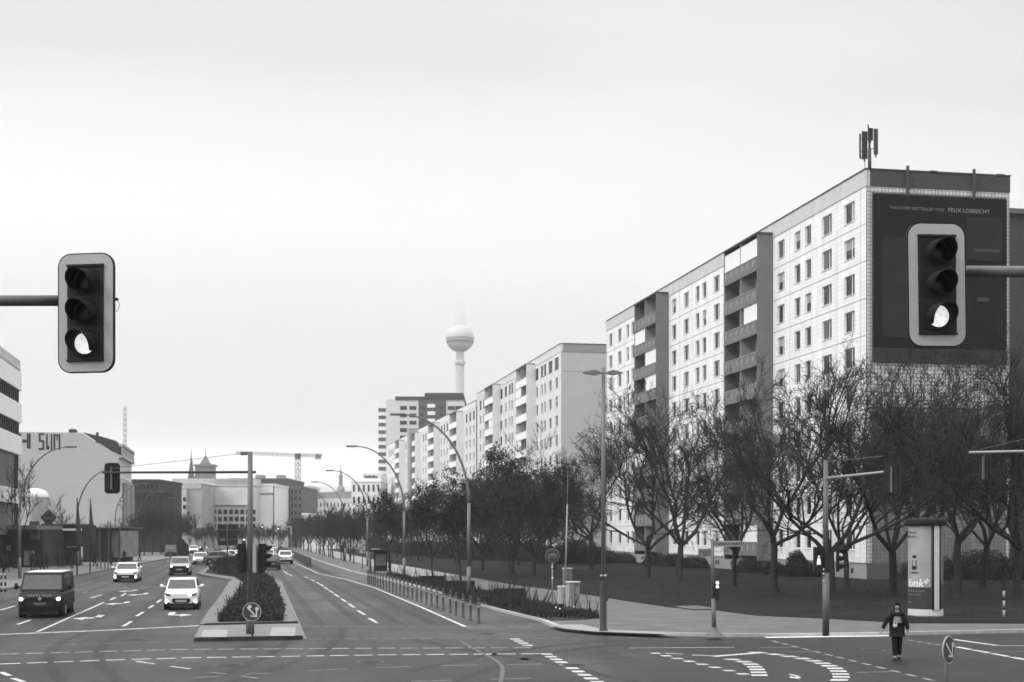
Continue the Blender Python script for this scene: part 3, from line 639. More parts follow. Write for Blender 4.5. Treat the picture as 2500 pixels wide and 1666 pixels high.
g = MB(); g.cyl((0, 0, 0), (0, 0, 2.2), .14, .13, 10); g.cyl((0, 0, 2.2), (-.12, 0, 4.05), .09, .06, 8); g.cyl((-.4, 0, 0), (-.38, 0, 2.6), .02, .02, 6); g.tube([(.1, 0, 2.15), (.3, 0, 2.2), (.45, 0, 2.25)], .03, 5); g.tube([(0, 0, 3.2), (.3, 0, 3.22), (.45, 0, 3.2)], .02, 5); g.tube([(-.1, 0, 2.9), (-.7, 0, 2.9)], .03, 5); g.tube([(-.1, 0, 1.95), (-.7, 0, 1.95)], .03, 5)
g.tube([(-.74, 0, 1.6), (-.7, 0, 1.35), (-.6, 0, 1.3), (-.5, 0, 1.4)], .03, 5); g.build('mast', M_POLED, am)
for x, y, z0, z1, ww, m_ in ((.52, 0, 1.75, 3.75, .32, mat('antenna_grey', .07, .6, .1, 2)), (-.42, 0, 1.35, 3.5, .44, mat('antenna_dark', .035, .6, .1, 2)), (.02, -.1, 2.8, 3.75, .4, mat('antenna_dark', .035)), (-.8, 0, 1.6, 3.3, .11, mat('antenna_dark', .035))):
    g = MB(); g.slab([(x - ww / 2, y - .06), (x + ww / 2, y - .06), (x + ww / 2, y + .05), (x + ww / 4, y + .09), (x - ww / 4, y + .09), (x - ww / 2, y + .05)], z0, z1); g.cyl((x, y, z0 - .25), (x, y, z0), .05, .08, 8); g.build('panel_antenna', m_, am)
M_FACB = tile_mat('light_facade_tiles', .72, .5, 1.2, .36, .03, .03)
b2 = slab_block('apartment_building', 'second slab block down the right side, with a blank grey gable', (46.2, 207, 0), 0, 78, 14.5, 32.0, [c_ for c_ in COLS if c_[0] < 76], 10, 29.4, 2.9, [19.0, 51.0], M_FACB, mat('grey_render_gable', .50, .9, .06, .5), mat('b2_attic', .62, .8, .05, .5), mat('b2_attic_gable', .30, .8, .05, .5),
    'slab blocks along the right side of the street', seed=8, joints=False, dark_top=True, mside=mat('pale_concrete', .74, .8, .06, 1), mcan=M_GREYC, mpar=M_WHITE, rib=False, blinds={(0, 1): ('f',), (0, 4): ('f',), (1, 2): ('n',)})
g = MB(); g.box(0, 14.5, -.02, 0, 27.9, 27.97); g.box(7.9, 7.96, -.02, 0, 1.4, 27.9); g.build('panel_joint', M_JOINT, b2)
cols3 = [(2.5 + 4.2 * i, 1.5) for i in range(35) if all(not (a - 1 < 2.5 + 4.2 * i < a + 10.3) for a in (15, 47, 79, 111))]
b3 = slab_block('apartment_building', 'long far slab block on the right with a stair tower and white balconies', (46.0, 285.5, 0), R(1.25), 152, 13, 30.7, cols3, 10, 28.0, 2.8, [15, 47, 79, 111], M_FACB, M_GREYC, mat('b3_attic', .7, .8, .05, .5), M_GREYC,
    'slab blocks along the right side of the street', seed=9, joints=False, dark_top=True, mside=mat('pale_concrete', .74), mcan=M_GREYC, mpar=M_WHITE, rib=False, towers=[(84, 88, 31.2)])
# dark ribbed building behind the billboard block
rb = thing('office_building', 'dark ribbed tower block half hidden behind the billboard block at the right edge', 'building', (60.4, 128, 0))
g = MB(); g.box(0, 25, 0, 20, 0, 35.0); g.build('wall', mat('ribbed_wall', .06, .8, .1, 1), rb)
g = MB()
for i in range(22): g.box(.2 + i * .55, .38 + i * .55, -.35, -.01, 0, 34.5)
for z in range(5, 34, 6): g.box(0, 12, -.2, -.01, z, z + .25)
g.build('rib', mat('rib_grey', .10, .8, .1, 1), rb)
g = MB(); g.box(-.1, 25.1, -.4, 20.1, 35.003, 35.5); g.build('parapet', M_GREYD, rb)

# generic distant building ---------------------------------------------------
def block(name, label, px0, px1, pyt, dd, thick, nx, nz, mw, wm=None, ww=.5, wh=.55, z0=3.0, top=.0, roof=None, cat='building', group=None, street=False, parapet=True, hole=None):
    zt = zat(pyt, dd); wd = (px1 - px0) / F * dd; x, y = at((px0 + px1) / 2, dd)
    root = thing(name, label, cat, (x, y, 0), -TH if not street else 0, group)
    g = MB(); g.box(-wd / 2, wd / 2, 0, thick, 0, zt); g.build('wall', mw, root)
    if parapet: g = MB(); g.box(-wd / 2 - .15, wd / 2 + .15, -.15, thick + .15, zt + .003, zt + .45); g.build('parapet', roof or mw, root)
    if nx:
        cw = wd / nx; ch = (zt - z0 - top) / nz
        wm_ = MB(); wm_.use(M_FRAME if wm is None else wm); a, b_ = cw * ww / 2, ch * wh / 2
        wm_.box(-a, a, -.08, -.003, -b_, b_)
        me = wm_.mesh('window'); gm = MB(); gm.box(-a * .86, a * .86, -.1, -.083, -b_ * .9, b_ * .9); mg_ = gm.mesh('pane', M_GLASS)
        for i in range(nx):
            for j in range(nz):
                if hole and hole(i, j): continue
                o = bpy.data.objects.new('window', me if wm is None else mg_); C.objects.link(o); o.parent = root; o.location = (-wd / 2 + cw * (i + .5), 0, z0 + ch * (j + .5))
                if wm is None: q = bpy.data.objects.new('pane', mg_); C.objects.link(q); q.parent = o
    return root, wd, zt
FARG = 'buildings closing the far end of the street'
DK = mat('dark_brick', .055, .85, .15, 1); DK2 = mat('darker_brick', .04, .85, .15, 1); MIDB = mat('mid_brick', .13, .85, .15, 1)
r_, wd, zt = block('office_building', 'dark flat roofed block just right of the ornate old house', 316, 387, 1176, 285, 20, 7, 5, DK, M_GLASS, .6, .5, 4, group=FARG)
r_, wd, zt = block('office_building', 'lower almost black block standing in front of the dark flat roofed one', 331, 399, 1207, 272, 8, 5, 4, DK2, M_GLASS, .5, .4, 4, group=FARG)
r_, wd, zt = block('office_building', 'pale building with tall white vertical piers left of the mural block', 384, 492, 1181, 330, 25, 0, 0, mat('grey_front', .34, .8, .2, .2), roof=M_WHITE, group=FARG)
for x0, x1, v in ((398, 410, M_WHITE), (431, 444, M_GREYC), (446, 458, mat('pier', .5, .8, .1, .5))):
    g = MB(); g.box(-wd / 2 + (x0 - 384) / F * 330, -wd / 2 + (x1 - 384) / F * 330, -1.2, -.01, 5, zt - 1.4); g.build('pier', v, r_)
g = MB()
for i in range(40): g.box(-wd / 2 + i * wd / 40, -wd / 2 + i * wd / 40 + .1, -.3, -.2, zt - 1.2, zt + .4)
g.box(-wd / 2, wd / 2, -.32, -.18, zt + .4, zt + .5); g.build('railing', M_WHITE, r_)
for x0, z_ in ((421, 3.2), (450, 3.2), (421, 5.0), (450, 5.0)):
    g = MB(); g.box(-wd / 2 + (x0 - 384) / F * 330, -wd / 2 + (x0 + 7 - 384) / F * 330, -1.3, -.01, zt - z_ - .9, zt - z_); g.build('window', M_GLASS, r_)
r_, wd, zt = block('office_building', 'wide block with a huge pale mural above rows of windows, straight ahead', 489, 626, 1187, 345, 30, 10, 3, mat('mural_base', .5, .8, .1, 1), M_GLASSG, .78, .7, 4.6, top=5.4, group=FARG)
g = MB(); g.box(-wd / 2 + .1, wd / 2 - 1.5, -.5, -.01, zt - 4.6, zt - .9); g.build('mural', mat('mural_paint', .62, .8, .35, .12), r_)
g = MB()
for i in range(46): g.box(-wd / 2 - 7 + i * .42, -wd / 2 - 7 + i * .42 + .16, 1, 1.2, zt + .5, zt + 1.9)
g.box(-wd / 2 - 7, wd / 2, 1.3, 6, zt + .46, zt + 1.8); g.build('roof_storey', mat('fins', .45, .8, .1, 1), r_)
r_, wd, zt = block('apartment_building', 'building with a blank white gable right of the signal mast', 624, 670, 1186, 350, 24, 0, 0, M_WHITE, group=FARG, cat='building')
g = MB(); g.box(-wd / 2, wd / 2, -.1, -.01, zt - 2.2, zt - 1.9); g.box(wd / 2 - .3, wd / 2 - .02, -.12, -.11, 2, zt); g.build('string_course', MIDB, r_)
r_, wd, zt = block('apartment_building', 'dark long roofed building rising behind the blank white gable', 560, 704, 1172, 400, 30, 0, 0, mat('dark_mid', .09, .85, .2, .3), roof=M_GREYD, group=FARG)
for x0, x1 in ((620, 637), (672, 688)):
    g = MB(); g.box((x0 - 632) / F * 400, (x1 - 632) / F * 400, 2, 8, zt + .46, zt + 1.5); g.build('roof_box', M_GREYC, r_)
r_, wd, zt = block('apartment_building', 'brown dark apartment block with small windows beneath the crane', 669, 737, 1192, 372, 30, 7, 7, MIDB, M_GLASS, .5, .5, 2.5, group=FARG)
r_, wd, zt = block('apartment_building', 'narrow pale block with dark base line right of the crane mast', 736, 760, 1190, 440, 20, 0, 0, mat('pale_block', .6, .8, .05, .5), group=FARG)
r_, wd, zt = block('office_building', 'long low white building with two rows of small windows behind the far lamps', 737, 872, 1222, 450, 20, 16, 4, M_WHITE, M_GLASS, .38, .5, 3, group=FARG)
g = MB(); g.prism([(-wd / 2 - .3, zt + .46), (wd / 2 + .3, zt + .46), (wd / 2 - 1, zt + 2.9), (-wd / 2 + 1, zt + 2.4)], .3, 19); g.build('roof', mat('pale_roof', .3, .8, .1, .4), r_)
r_, wd, zt = block('office_building', 'white modern building with dark tall windows and a roof sign below the tower block', 858, 930, 1178, 405, 22, 6, 5, M_WHITE, M_GLASS, .42, .62, 1.5, group=FARG)
g = MB(); g.box(-1.2, wd / 2, .8, 20, zt + .46, zt + 2.6); g.build('roof_storey', M_WHITE, r_)
g = MB()
for i in range(9): g.box(-.6 + i * .42, -.28 + i * .42, .66, .78, zt + 1.3, zt + (1.9 if i % 3 else 2.1))
g.build('sign', M_FRAMED, r_)
r_, wd, zt = block('apartment_building', 'low white house front seen between far street trees', 738, 818, 1258, 330, 10, 8, 2, M_WHITE, M_GLASS, .3, .5, 2, group=FARG)
# tall tower block behind the third slab block
dd = 560; x, y = at(1030, dd); tb = thing('tower_block', 'tall pale tower block with dark roof band and dark centre strip', 'tower block', (x, y, 0), -TH)
u = dd / F; zt = zat(976, dd); X_ = lambda p: (p - 1030) * u
g = MB(); g.box(X_(943), X_(1132), 0, 26, 0, zt); g.build('wall', mat('tower_grey', .6, .8, .05, .3), tb)
g = MB(); g.box(X_(925), X_(943) - .02, 1, 24, 0, zt - 1); g.build('side_wing', M_WHITE, tb)
g = MB(); g.box(X_(965), X_(1132) + .2, -.3, 25, zt - .2, zt + 1.2); g.box(X_(1037), X_(1131), -.6, 20, zt + 1.2, zat(960, dd)); g.build('roof_band', mat('tower_dark', .04, .8, .1, 1), tb)
g = MB().use(mat('tower_dark2', .075, .8, .1, 1)); g.box(X_(1022), X_(1089), -.25, -.01, 0, zt - .21); g.build('centre_strip', parent=tb)
wmq = MB(); wmq.box(-1.35, 1.35, -.12, -.01, -.75, .75); wq = wmq.mesh('window', M_GLASS); wmq = MB(); wmq.box(-1.5, 1.5, -.7, -.26, -.8, .6); wb_ = wmq.mesh('balcony', M_WHITE)
for j in range(17):
    z = zt - 3.3 - j * 2.9
    if z < 8: break
    for p in (985, 1008, 1102, 1120):
        o = bpy.data.objects.new('window', wq); C.objects.link(o); o.parent = tb; o.location = (X_(p), 0, z)
    o = bpy.data.objects.new('balcony', wb_); C.objects.link(o); o.parent = tb; o.location = (X_(1053), 0, z + .9)
    for p in (1030, 1078): o = bpy.data.objects.new('window', wq); C.objects.link(o); o.parent = tb; o.location = (X_(p), -.25, z); o.scale = (.6, 1, .8)
wmq = MB(); wmq.box(-.9, .9, -.12, -.01, -.7, .7); ws_ = wmq.mesh('window', M_GLASSG)
for j in range(16):
    for p in (929, 936): o = bpy.data.objects.new('window', ws_); C.objects.link(o); o.parent = tb; o.location = (X_(p), 1, zt - 4 - j * 2.9)
# television tower with its sphere in the low cloud
dd = 1610; x, y = at(1123, dd); tv = thing('television_tower', 'tall concrete television tower with a ball fading into low cloud', 'tower', (x, y, 0))
TVM = mat('hazed_tower_concrete', .6, .8, .05, .05); zs_ = zat(826, dd)  # concrete colour lightened so the distant tower looks faded by haze
g = MB(); g.lathe([(14, 0), (8.6, 25), (6.2, 90), (4.8, 150), (4.5, zs_ - 15)], 28); g.build('shaft', TVM, tv)
g = MB(); g.lathe([(4.6, zs_ - 31), (6.1, zs_ - 30), (6.1, zs_ - 26), (4.6, zs_ - 25)], 28); g.build('ring', TVM, tv)
g = MB().use(mat('hazed_sphere_steel', .6, .5, .05, .1))  # haze paleness put into the sphere's own colour
pr = [(max(.01, 16 * math.cos(R(a))), zs_ + 16 * math.sin(R(a))) for a in range(-90, 91, 6)]; g.lathe(pr, 40); sp = g.build('sphere', parent=tv)
g = MB(); g.lathe([(16.15 * math.cos(R(a)), zs_ + 16.15 * math.sin(R(a))) for a in (-22, -17, -12)], 40); g.lathe([(16.15 * math.cos(R(a)), zs_ + 16.15 * math.sin(R(a))) for a in (-7, -4, -1)], 40); g.build('window_band', mat('sphere_glass', .3, .3, .1, .1), sp)
g = MB(); g.lathe([(7.5, zs_ + 13), (7.5, zs_ + 22), (6.9, zs_ + 23), (6.9, zs_ + 36), (6.2, zs_ + 37), (6.0, zs_ + 72), (.05, zs_ + 73)], 24); g.build('antenna_base', TVM, tv)
# town hall tower, thin spire, church spire
dd = 900; u = dd / F; x, y = at(497, dd); th_ = thing('town_hall_tower', 'square brick tower with pagoda shaped roof and flagpole on the skyline', 'tower', (x, y, 0), -TH)
TB = mat('old_brick', .12, .85, .1, .2)
zA_, zB_ = zat(1170, dd), zat(1134, dd); hw = 22 * u
g = MB(); g.box(-hw, hw, 0, 2 * hw, 0, zA_); g.slab([(-hw * .97, .2), (hw * .97, .2), (hw * .97, 2 * hw - .2), (-hw * .97, 2 * hw - .2)], zA_, zB_ - 1); g.box(-hw * 1.13, hw * 1.13, -.8, 2 * hw + .8, zB_ - 1, zB_); g.build('wall', TB, th_)
def pyr(mb, prof, c=(0, 0)):
    for (r0, z0), (r1, z1) in zip(prof[:-1], prof[1:]):
        A = [(c[0] - r0, c[1] - r0, z0), (c[0] + r0, c[1] - r0, z0), (c[0] + r0, c[1] + r0, z0), (c[0] - r0, c[1] + r0, z0)]; B = [(c[0] - r1, c[1] - r1, z1), (c[0] + r1, c[1] - r1, z1), (c[0] + r1, c[1] + r1, z1), (c[0] - r1, c[1] + r1, z1)]
        for i in range(4): j = (i + 1) % 4; mb.poly([A[i], A[j], B[j], B[i]])
g = MB(); pyr(g, [(hw * .55, zB_), (hw * .38, zB_ + 2), (hw * .18, zB_ + 4.6), (.05, zB_ + 6)], (0, hw)); g.build('roof', TB, th_)
g = MB(); g.cyl((0, hw, zB_ + 5.5), (0, hw, zat(1098, dd)), .35, .15, 6); g.build('flagpole', TB, th_)
for a in (-.5, 0, .5):
    g = MB(); g.box(a * hw - .9, a * hw + .9, -.1, -.02, zA_ - 6, zA_ - 2); g.build('window', M_GLASS, th_)
x, y = at(467, 860); ch = thing('church_spire', 'slim dark pointed spire just left of the pagoda roofed tower', 'spire', (x, y, 0)); u = 860 / F
g = MB(); g.lathe([(9 * u, 0), (8.5 * u, zat(1168, 860)), (4.5 * u, zat(1140, 860)), (1.6 * u, zat(1118, 860)), (.3 * u, zat(1106, 860))], 8, smooth=False); g.build('spire', DK, ch)
g = MB(); g.cyl((0, 0, zat(1107, 860)), (0, 0, zat(1098, 860)), .25, .1, 6); g.build('finial', DK, ch)
dd = 800; u = dd / F; x, y = at(832, dd); ch = thing('church_tower', 'stepped baroque church spire rising above the low white buildings', 'church tower', (x, y, 0)); CM = mat('copper_spire', .22, .7, .1, .3)
g = MB(); g.lathe([(9.5 * u, 0), (9.5 * u, zat(1200, dd)), (10 * u, zat(1196, dd)), (8 * u, zat(1190, dd)), (5 * u, zat(1186, dd))], 12, smooth=False); g.build('tower', mat('church_stone', .25, .8, .1, .3), ch)
g = MB(); g.lathe([(4.6 * u, zat(1186, dd)), (4.3 * u, zat(1168, dd)), (5.2 * u, zat(1166, dd)), (4.8 * u, zat(1161, dd)), (2.2 * u, zat(1155, dd)), (1 * u, zat(1146, dd)), (.2 * u, zat(1134, dd))], 12); g.build('spire', CM, ch)
# tower crane
dd = 620; u = dd / F; x, y = at(727, dd); cr = thing('tower_crane', 'distant tower crane with long lattice jib over the street end', 'crane', (x, y, 0), -TH - R(8)); CR = mat('crane_steel', .14, .6, .1, .3)
def lattice(mb, a, b, w_, n, r):
    a = Vector(a); b = Vector(b); t = (b - a).normalized(); s1 = t.orthogonal().normalized(); s2 = t.cross(s1); cs = [(s1 + s2) * w_ / 2, (s1 - s2) * w_ / 2, (-s1 - s2) * w_ / 2, (-s1 + s2) * w_ / 2]
    for q in cs: mb.cyl(a + q, b + q, r, r, 4)
    for k in range(n):
        p = a + (b - a) * k / n; p2 = a + (b - a) * (k + 1) / n
        for i in range(4): mb.cyl(p + cs[i], p2 + cs[(i + 1) % 4], r * .7, r * .7, 3)
g = MB(); lattice(g, (0, 0, 0), (0, 0, zat(1112, dd)), 1.7, 14, .14); g.build('mast', CR, cr)
zj = zat(1112, dd)
g = MB(); lattice(g, (1, 0, zj), (-28, 0, zj + 1.3), 1.0, 18, .09); lattice(g, (1, 0, zj), (11, 0, zj - .2), 1.0, 6, .1); g.build('jib', CR, cr)
g = MB(); g.box(-1.1, 1.1, -.9, .9, zj - 1.6, zj + .8); g.build('cab', mat('crane_cab', .06, .6, .1, 1), cr)
g = MB(); g.box(8, 10.2, -.7, .7, zj - 1.7, zj + .3); g.build('counterweight', CR, cr)

# ------------------------------------------------------------------ left side buildings
lb = thing('office_building', 'office block with white bands and dark window strips at the left edge', 'office building', (-24.6, 112, 0))
g = MB(); g.box(-30, -.35, 0, 54, 0, 21.2); g.build('wall', M_BLACKM, lb)
for k, (z0, z1) in enumerate(((19.6, 21.6), (16.0, 18.1), (12.4, 14.5))):
    g = MB(); g.box(-30, 0, 0, 54.4, z0, z1); g.build('spandrel', M_WHITE, lb)
for k, (z0, z1) in enumerate(((18.1, 19.6), (14.5, 16.0))):
    g = MB().use(mat('strip_glass', .03, .6, .2, .4, spec=.12)); g.box(-.34, -.22, 0, 53.8, z0 + .003, z1 - .003); g.use(M_BLACKM)
    for i in range(37): g.box(-.3, -.12, i * 1.46, i * 1.46 + .09, z0 + .004, z1 - .004)
    g.build('window_strip', parent=lb)
for z0, z1 in ((8.6, 12.39), (3.6, 7.0)):
    g = MB().use(mat('strip_glass', .035)); g.box(-.34, -.3, 0, 51, z0, z1); g.use(M_GREYC)
    for i in range(48): g.box(-.5, -.2, i * 1.06, i * 1.06 + .22, z0, z1)
    g.build('window_strip', parent=lb)
g = MB(); g.box(-30, .0, 0, 51.6, 7.0, 8.6); g.build('spandrel', M_WHITE, lb)
g = MB(); g.box(-29.5, -.6, .5, 50.5, 0.1, 3.6); g.build('ground_floor', M_GREYD, lb)
g = MB()
for i in range(92): g.cyl((-.15, i * .59, 21.6), (-.15, i * .59 + .5, 22.9), .03, .03, 3); g.cyl((-.15, i * .59 + .5, 21.6), (-.15, i * .59, 22.9), .03, .03, 3)
for z in (21.9, 22.3, 22.9): g.cyl((-.15, 0, z), (-.15, 54, z), .03, .03, 4)
g.build('parapet', mat('mesh_steel', .25, .6), lb)
# old tenement with painted gable
Y2 = 235; x2, d2 = xonY(290, Y2); ho = thing('tenement_house', 'old tenement with ornate street front and graffiti letters on its blank grey gable', 'house', (x2, Y2, 0))
zr_, ze_ = zat(1058, d2), zat(1112, d2 + 3)
GX = lambda p: xonY(p, Y2)[0] - x2
gab = [(-26, 0), (0, 0), (0, ze_), (GX(258), zat(1096, d2)), (GX(198), zr_), (-26, zr_)]
g = MB(); g.prism(gab, 0, 24); g.build('wall', mat('gable_render', .46, .9, .07, .3), ho, recalc=True)
g = MB(); g.prism([(0.05, ze_ + .1), (GX(262), zat(1098, d2) + .12), (GX(200), zr_ + .12), (GX(250), zr_ - .6), (-.5, zr_ - 1.2), (.3, ze_ + 1.5)], .2, 23.5); g.build('roof', mat('slate_roof', .05, .8, .1, 1), ho, recalc=True)
g = MB(); g.box(GX(168), GX(184), -.02, 3, zr_ + .01, zr_ + .55); g.build('chimney', DK, ho)
g = MB(); g.box(GX(234), GX(240), .1, .8, zr_ - 1.6, zr_ + .1); g.build('chimney', DK, ho)
g = MB()
def cstroke(x0, y0, x1, y1):
    a, b_ = GX(x0 * .2679), GX(x1 * .2679); za, zb = zat(820 + y0 * .2679, d2), zat(820 + y1 * .2679, d2); g.box(min(a, b_), max(a, b_), -.025, -.003, min(za, zb), max(za, zb))
for q in ((160, 900, 195, 1038), (245, 900, 280, 1038), (196, 955, 244, 985), (352, 897, 405, 915), (352, 915, 372, 960), (352, 960, 405, 978), (386, 978, 405, 1030), (350, 1030, 405, 1050), (420, 905, 436, 1010), (420, 1010, 452, 1045), (462, 905, 478, 1048), (487, 905, 505, 1048), (533, 905, 551, 1045), (505, 905, 533, 922), (514, 922, 526, 960)): cstroke(*q)
g.build('graffiti', mat('black_paint', .05, .8, .3, 3), ho)
for nz_, (z0, z1) in enumerate(((ze_ + 1.3, ze_ + 1.7), (ze_ - .5, ze_ - .1), (ze_ - 4.3, ze_ - 3.9), (ze_ - 7.9, ze_ - 7.6), (ze_ - 11.5, ze_ - 11.2))):
    g = MB(); g.box(.003, .75 if nz_ < 2 else .35, 0, 24, z0, z1); g.build('cornice', mat('stucco', .45, .8, .1, 1), ho)
g = MB(); g.box(.4, .6, -.2, 24, ze_ - .1, ze_ + 1.2); g.build('attic', M_GREYC, ho)
wo = MB().use(M_WHITE); wo.box(.003, .25, -.95, -.6, -1.3, 1.3); wo.box(.003, .25, .6, .95, -1.3, 1.3); wo.box(.003, .35, -1.0, 1.0, 1.3, 1.55); wo.box(.003, .3, -1.0, 1.0, -1.5, -1.3); wme = wo.mesh('window'); wp_ = MB(); wp_.box(.003, .05, -.6, .6, -1.3, 1.3); wpm = wp_.mesh('pane', M_GLASS)
for j in range(4):
    for i in range(7):
        o = bpy.data.objects.new('window', wme); C.objects.link(o); o.parent = ho; o.location = (0, 1.9 + i * 3.3, ze_ - 2.2 - j * 3.65); q = bpy.data.objects.new('pane', wpm); C.objects.link(q); q.parent = o
for i in (1, 2, 4, 5):
    g = MB(); g.box(.36, 1.2, 1.9 + i * 3.3 - 1.2, 1.9 + i * 3.3 + 1.2, ze_ - 11.15, ze_ - 4.4) if i in (1, 4) else g.box(.36, 1.0, 1.9 + i * 3.3 - 1.1, 1.9 + i * 3.3 + 1.1, ze_ - 7.55, ze_ - 6.6); g.build('balcony', M_GREYC, ho)
# radio mast behind
x, y = at(305, 520); an = thing('radio_mast', 'thin pale lattice mast on the skyline above the old tenement', 'mast', (x, y, 0)); g = MB(); lattice(g, (0, 0, 0), (0, 0, zat(992, 520)), .8, 26, .12); an_o = g.build('lattice', mat('mast_steel', .4, .6), an)
# low pavilions at the left pavement
def P(px, dd): x, y = at(px, dd); return x, y
dd = 158; u = dd / F; x, y = at(145, dd); pv_ = thing('pavilion', 'dark box shaped pavilion raised over a glazed ground floor on the left pavement', 'pavilion', (x, y, .12), -TH)
Zp = lambda p: zat(p, dd) - .12; XX = lambda p: (p - 145) * u
g = MB(); g.box(XX(100), XX(190), 0, 7, Zp(1335), Zp(1282)); g.build('upper_box', mat('pavilion_black', .028, .8, .1, 1), pv_)
g = MB(); g.box(XX(97), XX(100) - .02, -.1, .6, Zp(1340), Zp(1275)); g.box(XX(140), XX(200), -.35, -.05, Zp(1296), Zp(1291)); g.build('trim', M_WHITE, pv_)
g = MB(); g.box(XX(102), XX(188), -.3, 6.5, Zp(1282) + .003, Zp(1279)); g.build('roof', M_GREYD, pv_)
g = MB().use(M_GLASSG); g.box(XX(110), XX(184), 2, 2.1, .9, Zp(1336)); g.use(M_CURT); g.box(XX(113), XX(130), 2.2, 2.3, 1.0, Zp(1337)); g.box(XX(148), XX(183), 2.2, 2.3, 1.2, Zp(1337)); g.build('window', parent=pv_)
for p in (112, 132, 140, 186): g = MB(); g.box(XX(p), XX(p) + .22, .3, .6, 0, Zp(1335) - .01); g.build('post', M_POLED, pv_)
g = MB(); g.box(XX(104), XX(186), 2.0, 2.4, 0, .9); g.build('base', M_GREYD, pv_)
x, y = at(119, dd); sg = thing('diamond_sign', 'dark diamond shaped sign standing on the roof of the raised pavilion', 'sign', (x, y, 0), -TH)
g = MB(); r1 = 20.5 * u; g.prism([(0, zat(1264, dd) - r1), (r1, zat(1264, dd)), (0, zat(1264, dd) + r1), (-r1, zat(1264, dd))], -.1, .1); g.build('board', M_SIGNB, sg, recalc=True)
scribble(sg, -.62, .62, zat(1264, dd), .3, mat('grey_text', .2), -.11)
g = MB(); g.prism([(-.5, zat(1279, dd) - .1), (.5, zat(1279, dd) - .1), (.35, zat(1272, dd)), (-.35, zat(1272, dd))], -.08, .08); g.build('foot', M_SIGNB, sg, recalc=True)
dd = 150; u = dd / F; x, y = at(45, dd); pv2 = thing('pavilion', 'long flat roofed shop pavilion with dark front below the white banded office block', 'pavilion', (x, y, .12), -TH)
XX = lambda p: (p - 45) * u; Zp = lambda p: zat(p, dd) - .12
g = MB(); g.box(XX(-25), XX(98), 1, 9, 0, Zp(1293)); g.build('wall', mat('shop_dark', .04, .6, .3, .5), pv2)
g = MB(); g.box(XX(-25), XX(95), -.6, 9.2, Zp(1293) + .003, Zp(1283)); g.build('roof', M_GREYM, pv2)
for p0, p1 in ((0, 18), (52, 66), (70, 77)): g = MB(); g.box(XX(p0), XX(p1), .8, .98, .2 if p0 else 1.8, Zp(1345) if p0 else 2.3); g.build('shop_window', mat('shop_window', .25, .3, .4, 1.5), pv2)
g = MB(); g.box(XX(67), XX(90), .6, .96, Zp(1318), Zp(1273)); g.build('blade', M_GREYD, pv2)
dd = 176; u = dd / F; x, y = at(226, dd); pv3 = thing('pavilion', 'dark low hall behind the bollards and furled flags, left of the ornate house', 'pavilion', (x, y, .12), -TH); XX = lambda p: (p - 226) * u; Zp = lambda p: zat(p, dd) - .12
g = MB(); g.box(XX(196), XX(262), 1, 12, 0, Zp(1290)); g.build('wall', mat('pavilion_black', .028), pv3)
g = MB(); g.box(XX(194), XX(288), .4, 12.4, Zp(1290) + .003, Zp(1287)); g.build('roof', M_GREYD, pv3)
g = MB(); g.box(XX(264), XX(286), 1.5, 10, 0.6, Zp(1296)); g.build('shop_window', mat('shop_window2', .22, .5, .6, .7), pv3)
for p in (240, 262, 287): g = MB(); g.box(XX(p) - .12, XX(p) + .12, .6, .9, 0, Zp(1290)); g.build('post', M_POLED, pv3)
dd = 185; u = dd / F; x, y = at(86, dd); dm = thing('domed_kiosk', 'white domed tower with translucent walls behind the diamond sign', 'dome', (x, y, 0))
g = MB(); g.lathe([(32 * u, zat(1213, dd) - .1), (32 * u, zat(1213, dd)), (30 * u, zat(1205, dd)), (23 * u, zat(1198, dd)), (12 * u, zat(1194, dd)), (.01, zat(1193, dd))], 32); g.build('dome', M_WHITE, dm)
g = MB(); g.lathe([(8 * u, 0), (20 * u, zat(1290, dd)), (27 * u, zat(1255, dd)), (31 * u, zat(1225, dd)), (31 * u, zat(1213, dd) - .12)], 32); g.build('wall', mat('translucent_sheet', .42, .6, .15, .5, stretch=(3, 3, .3)), dm)
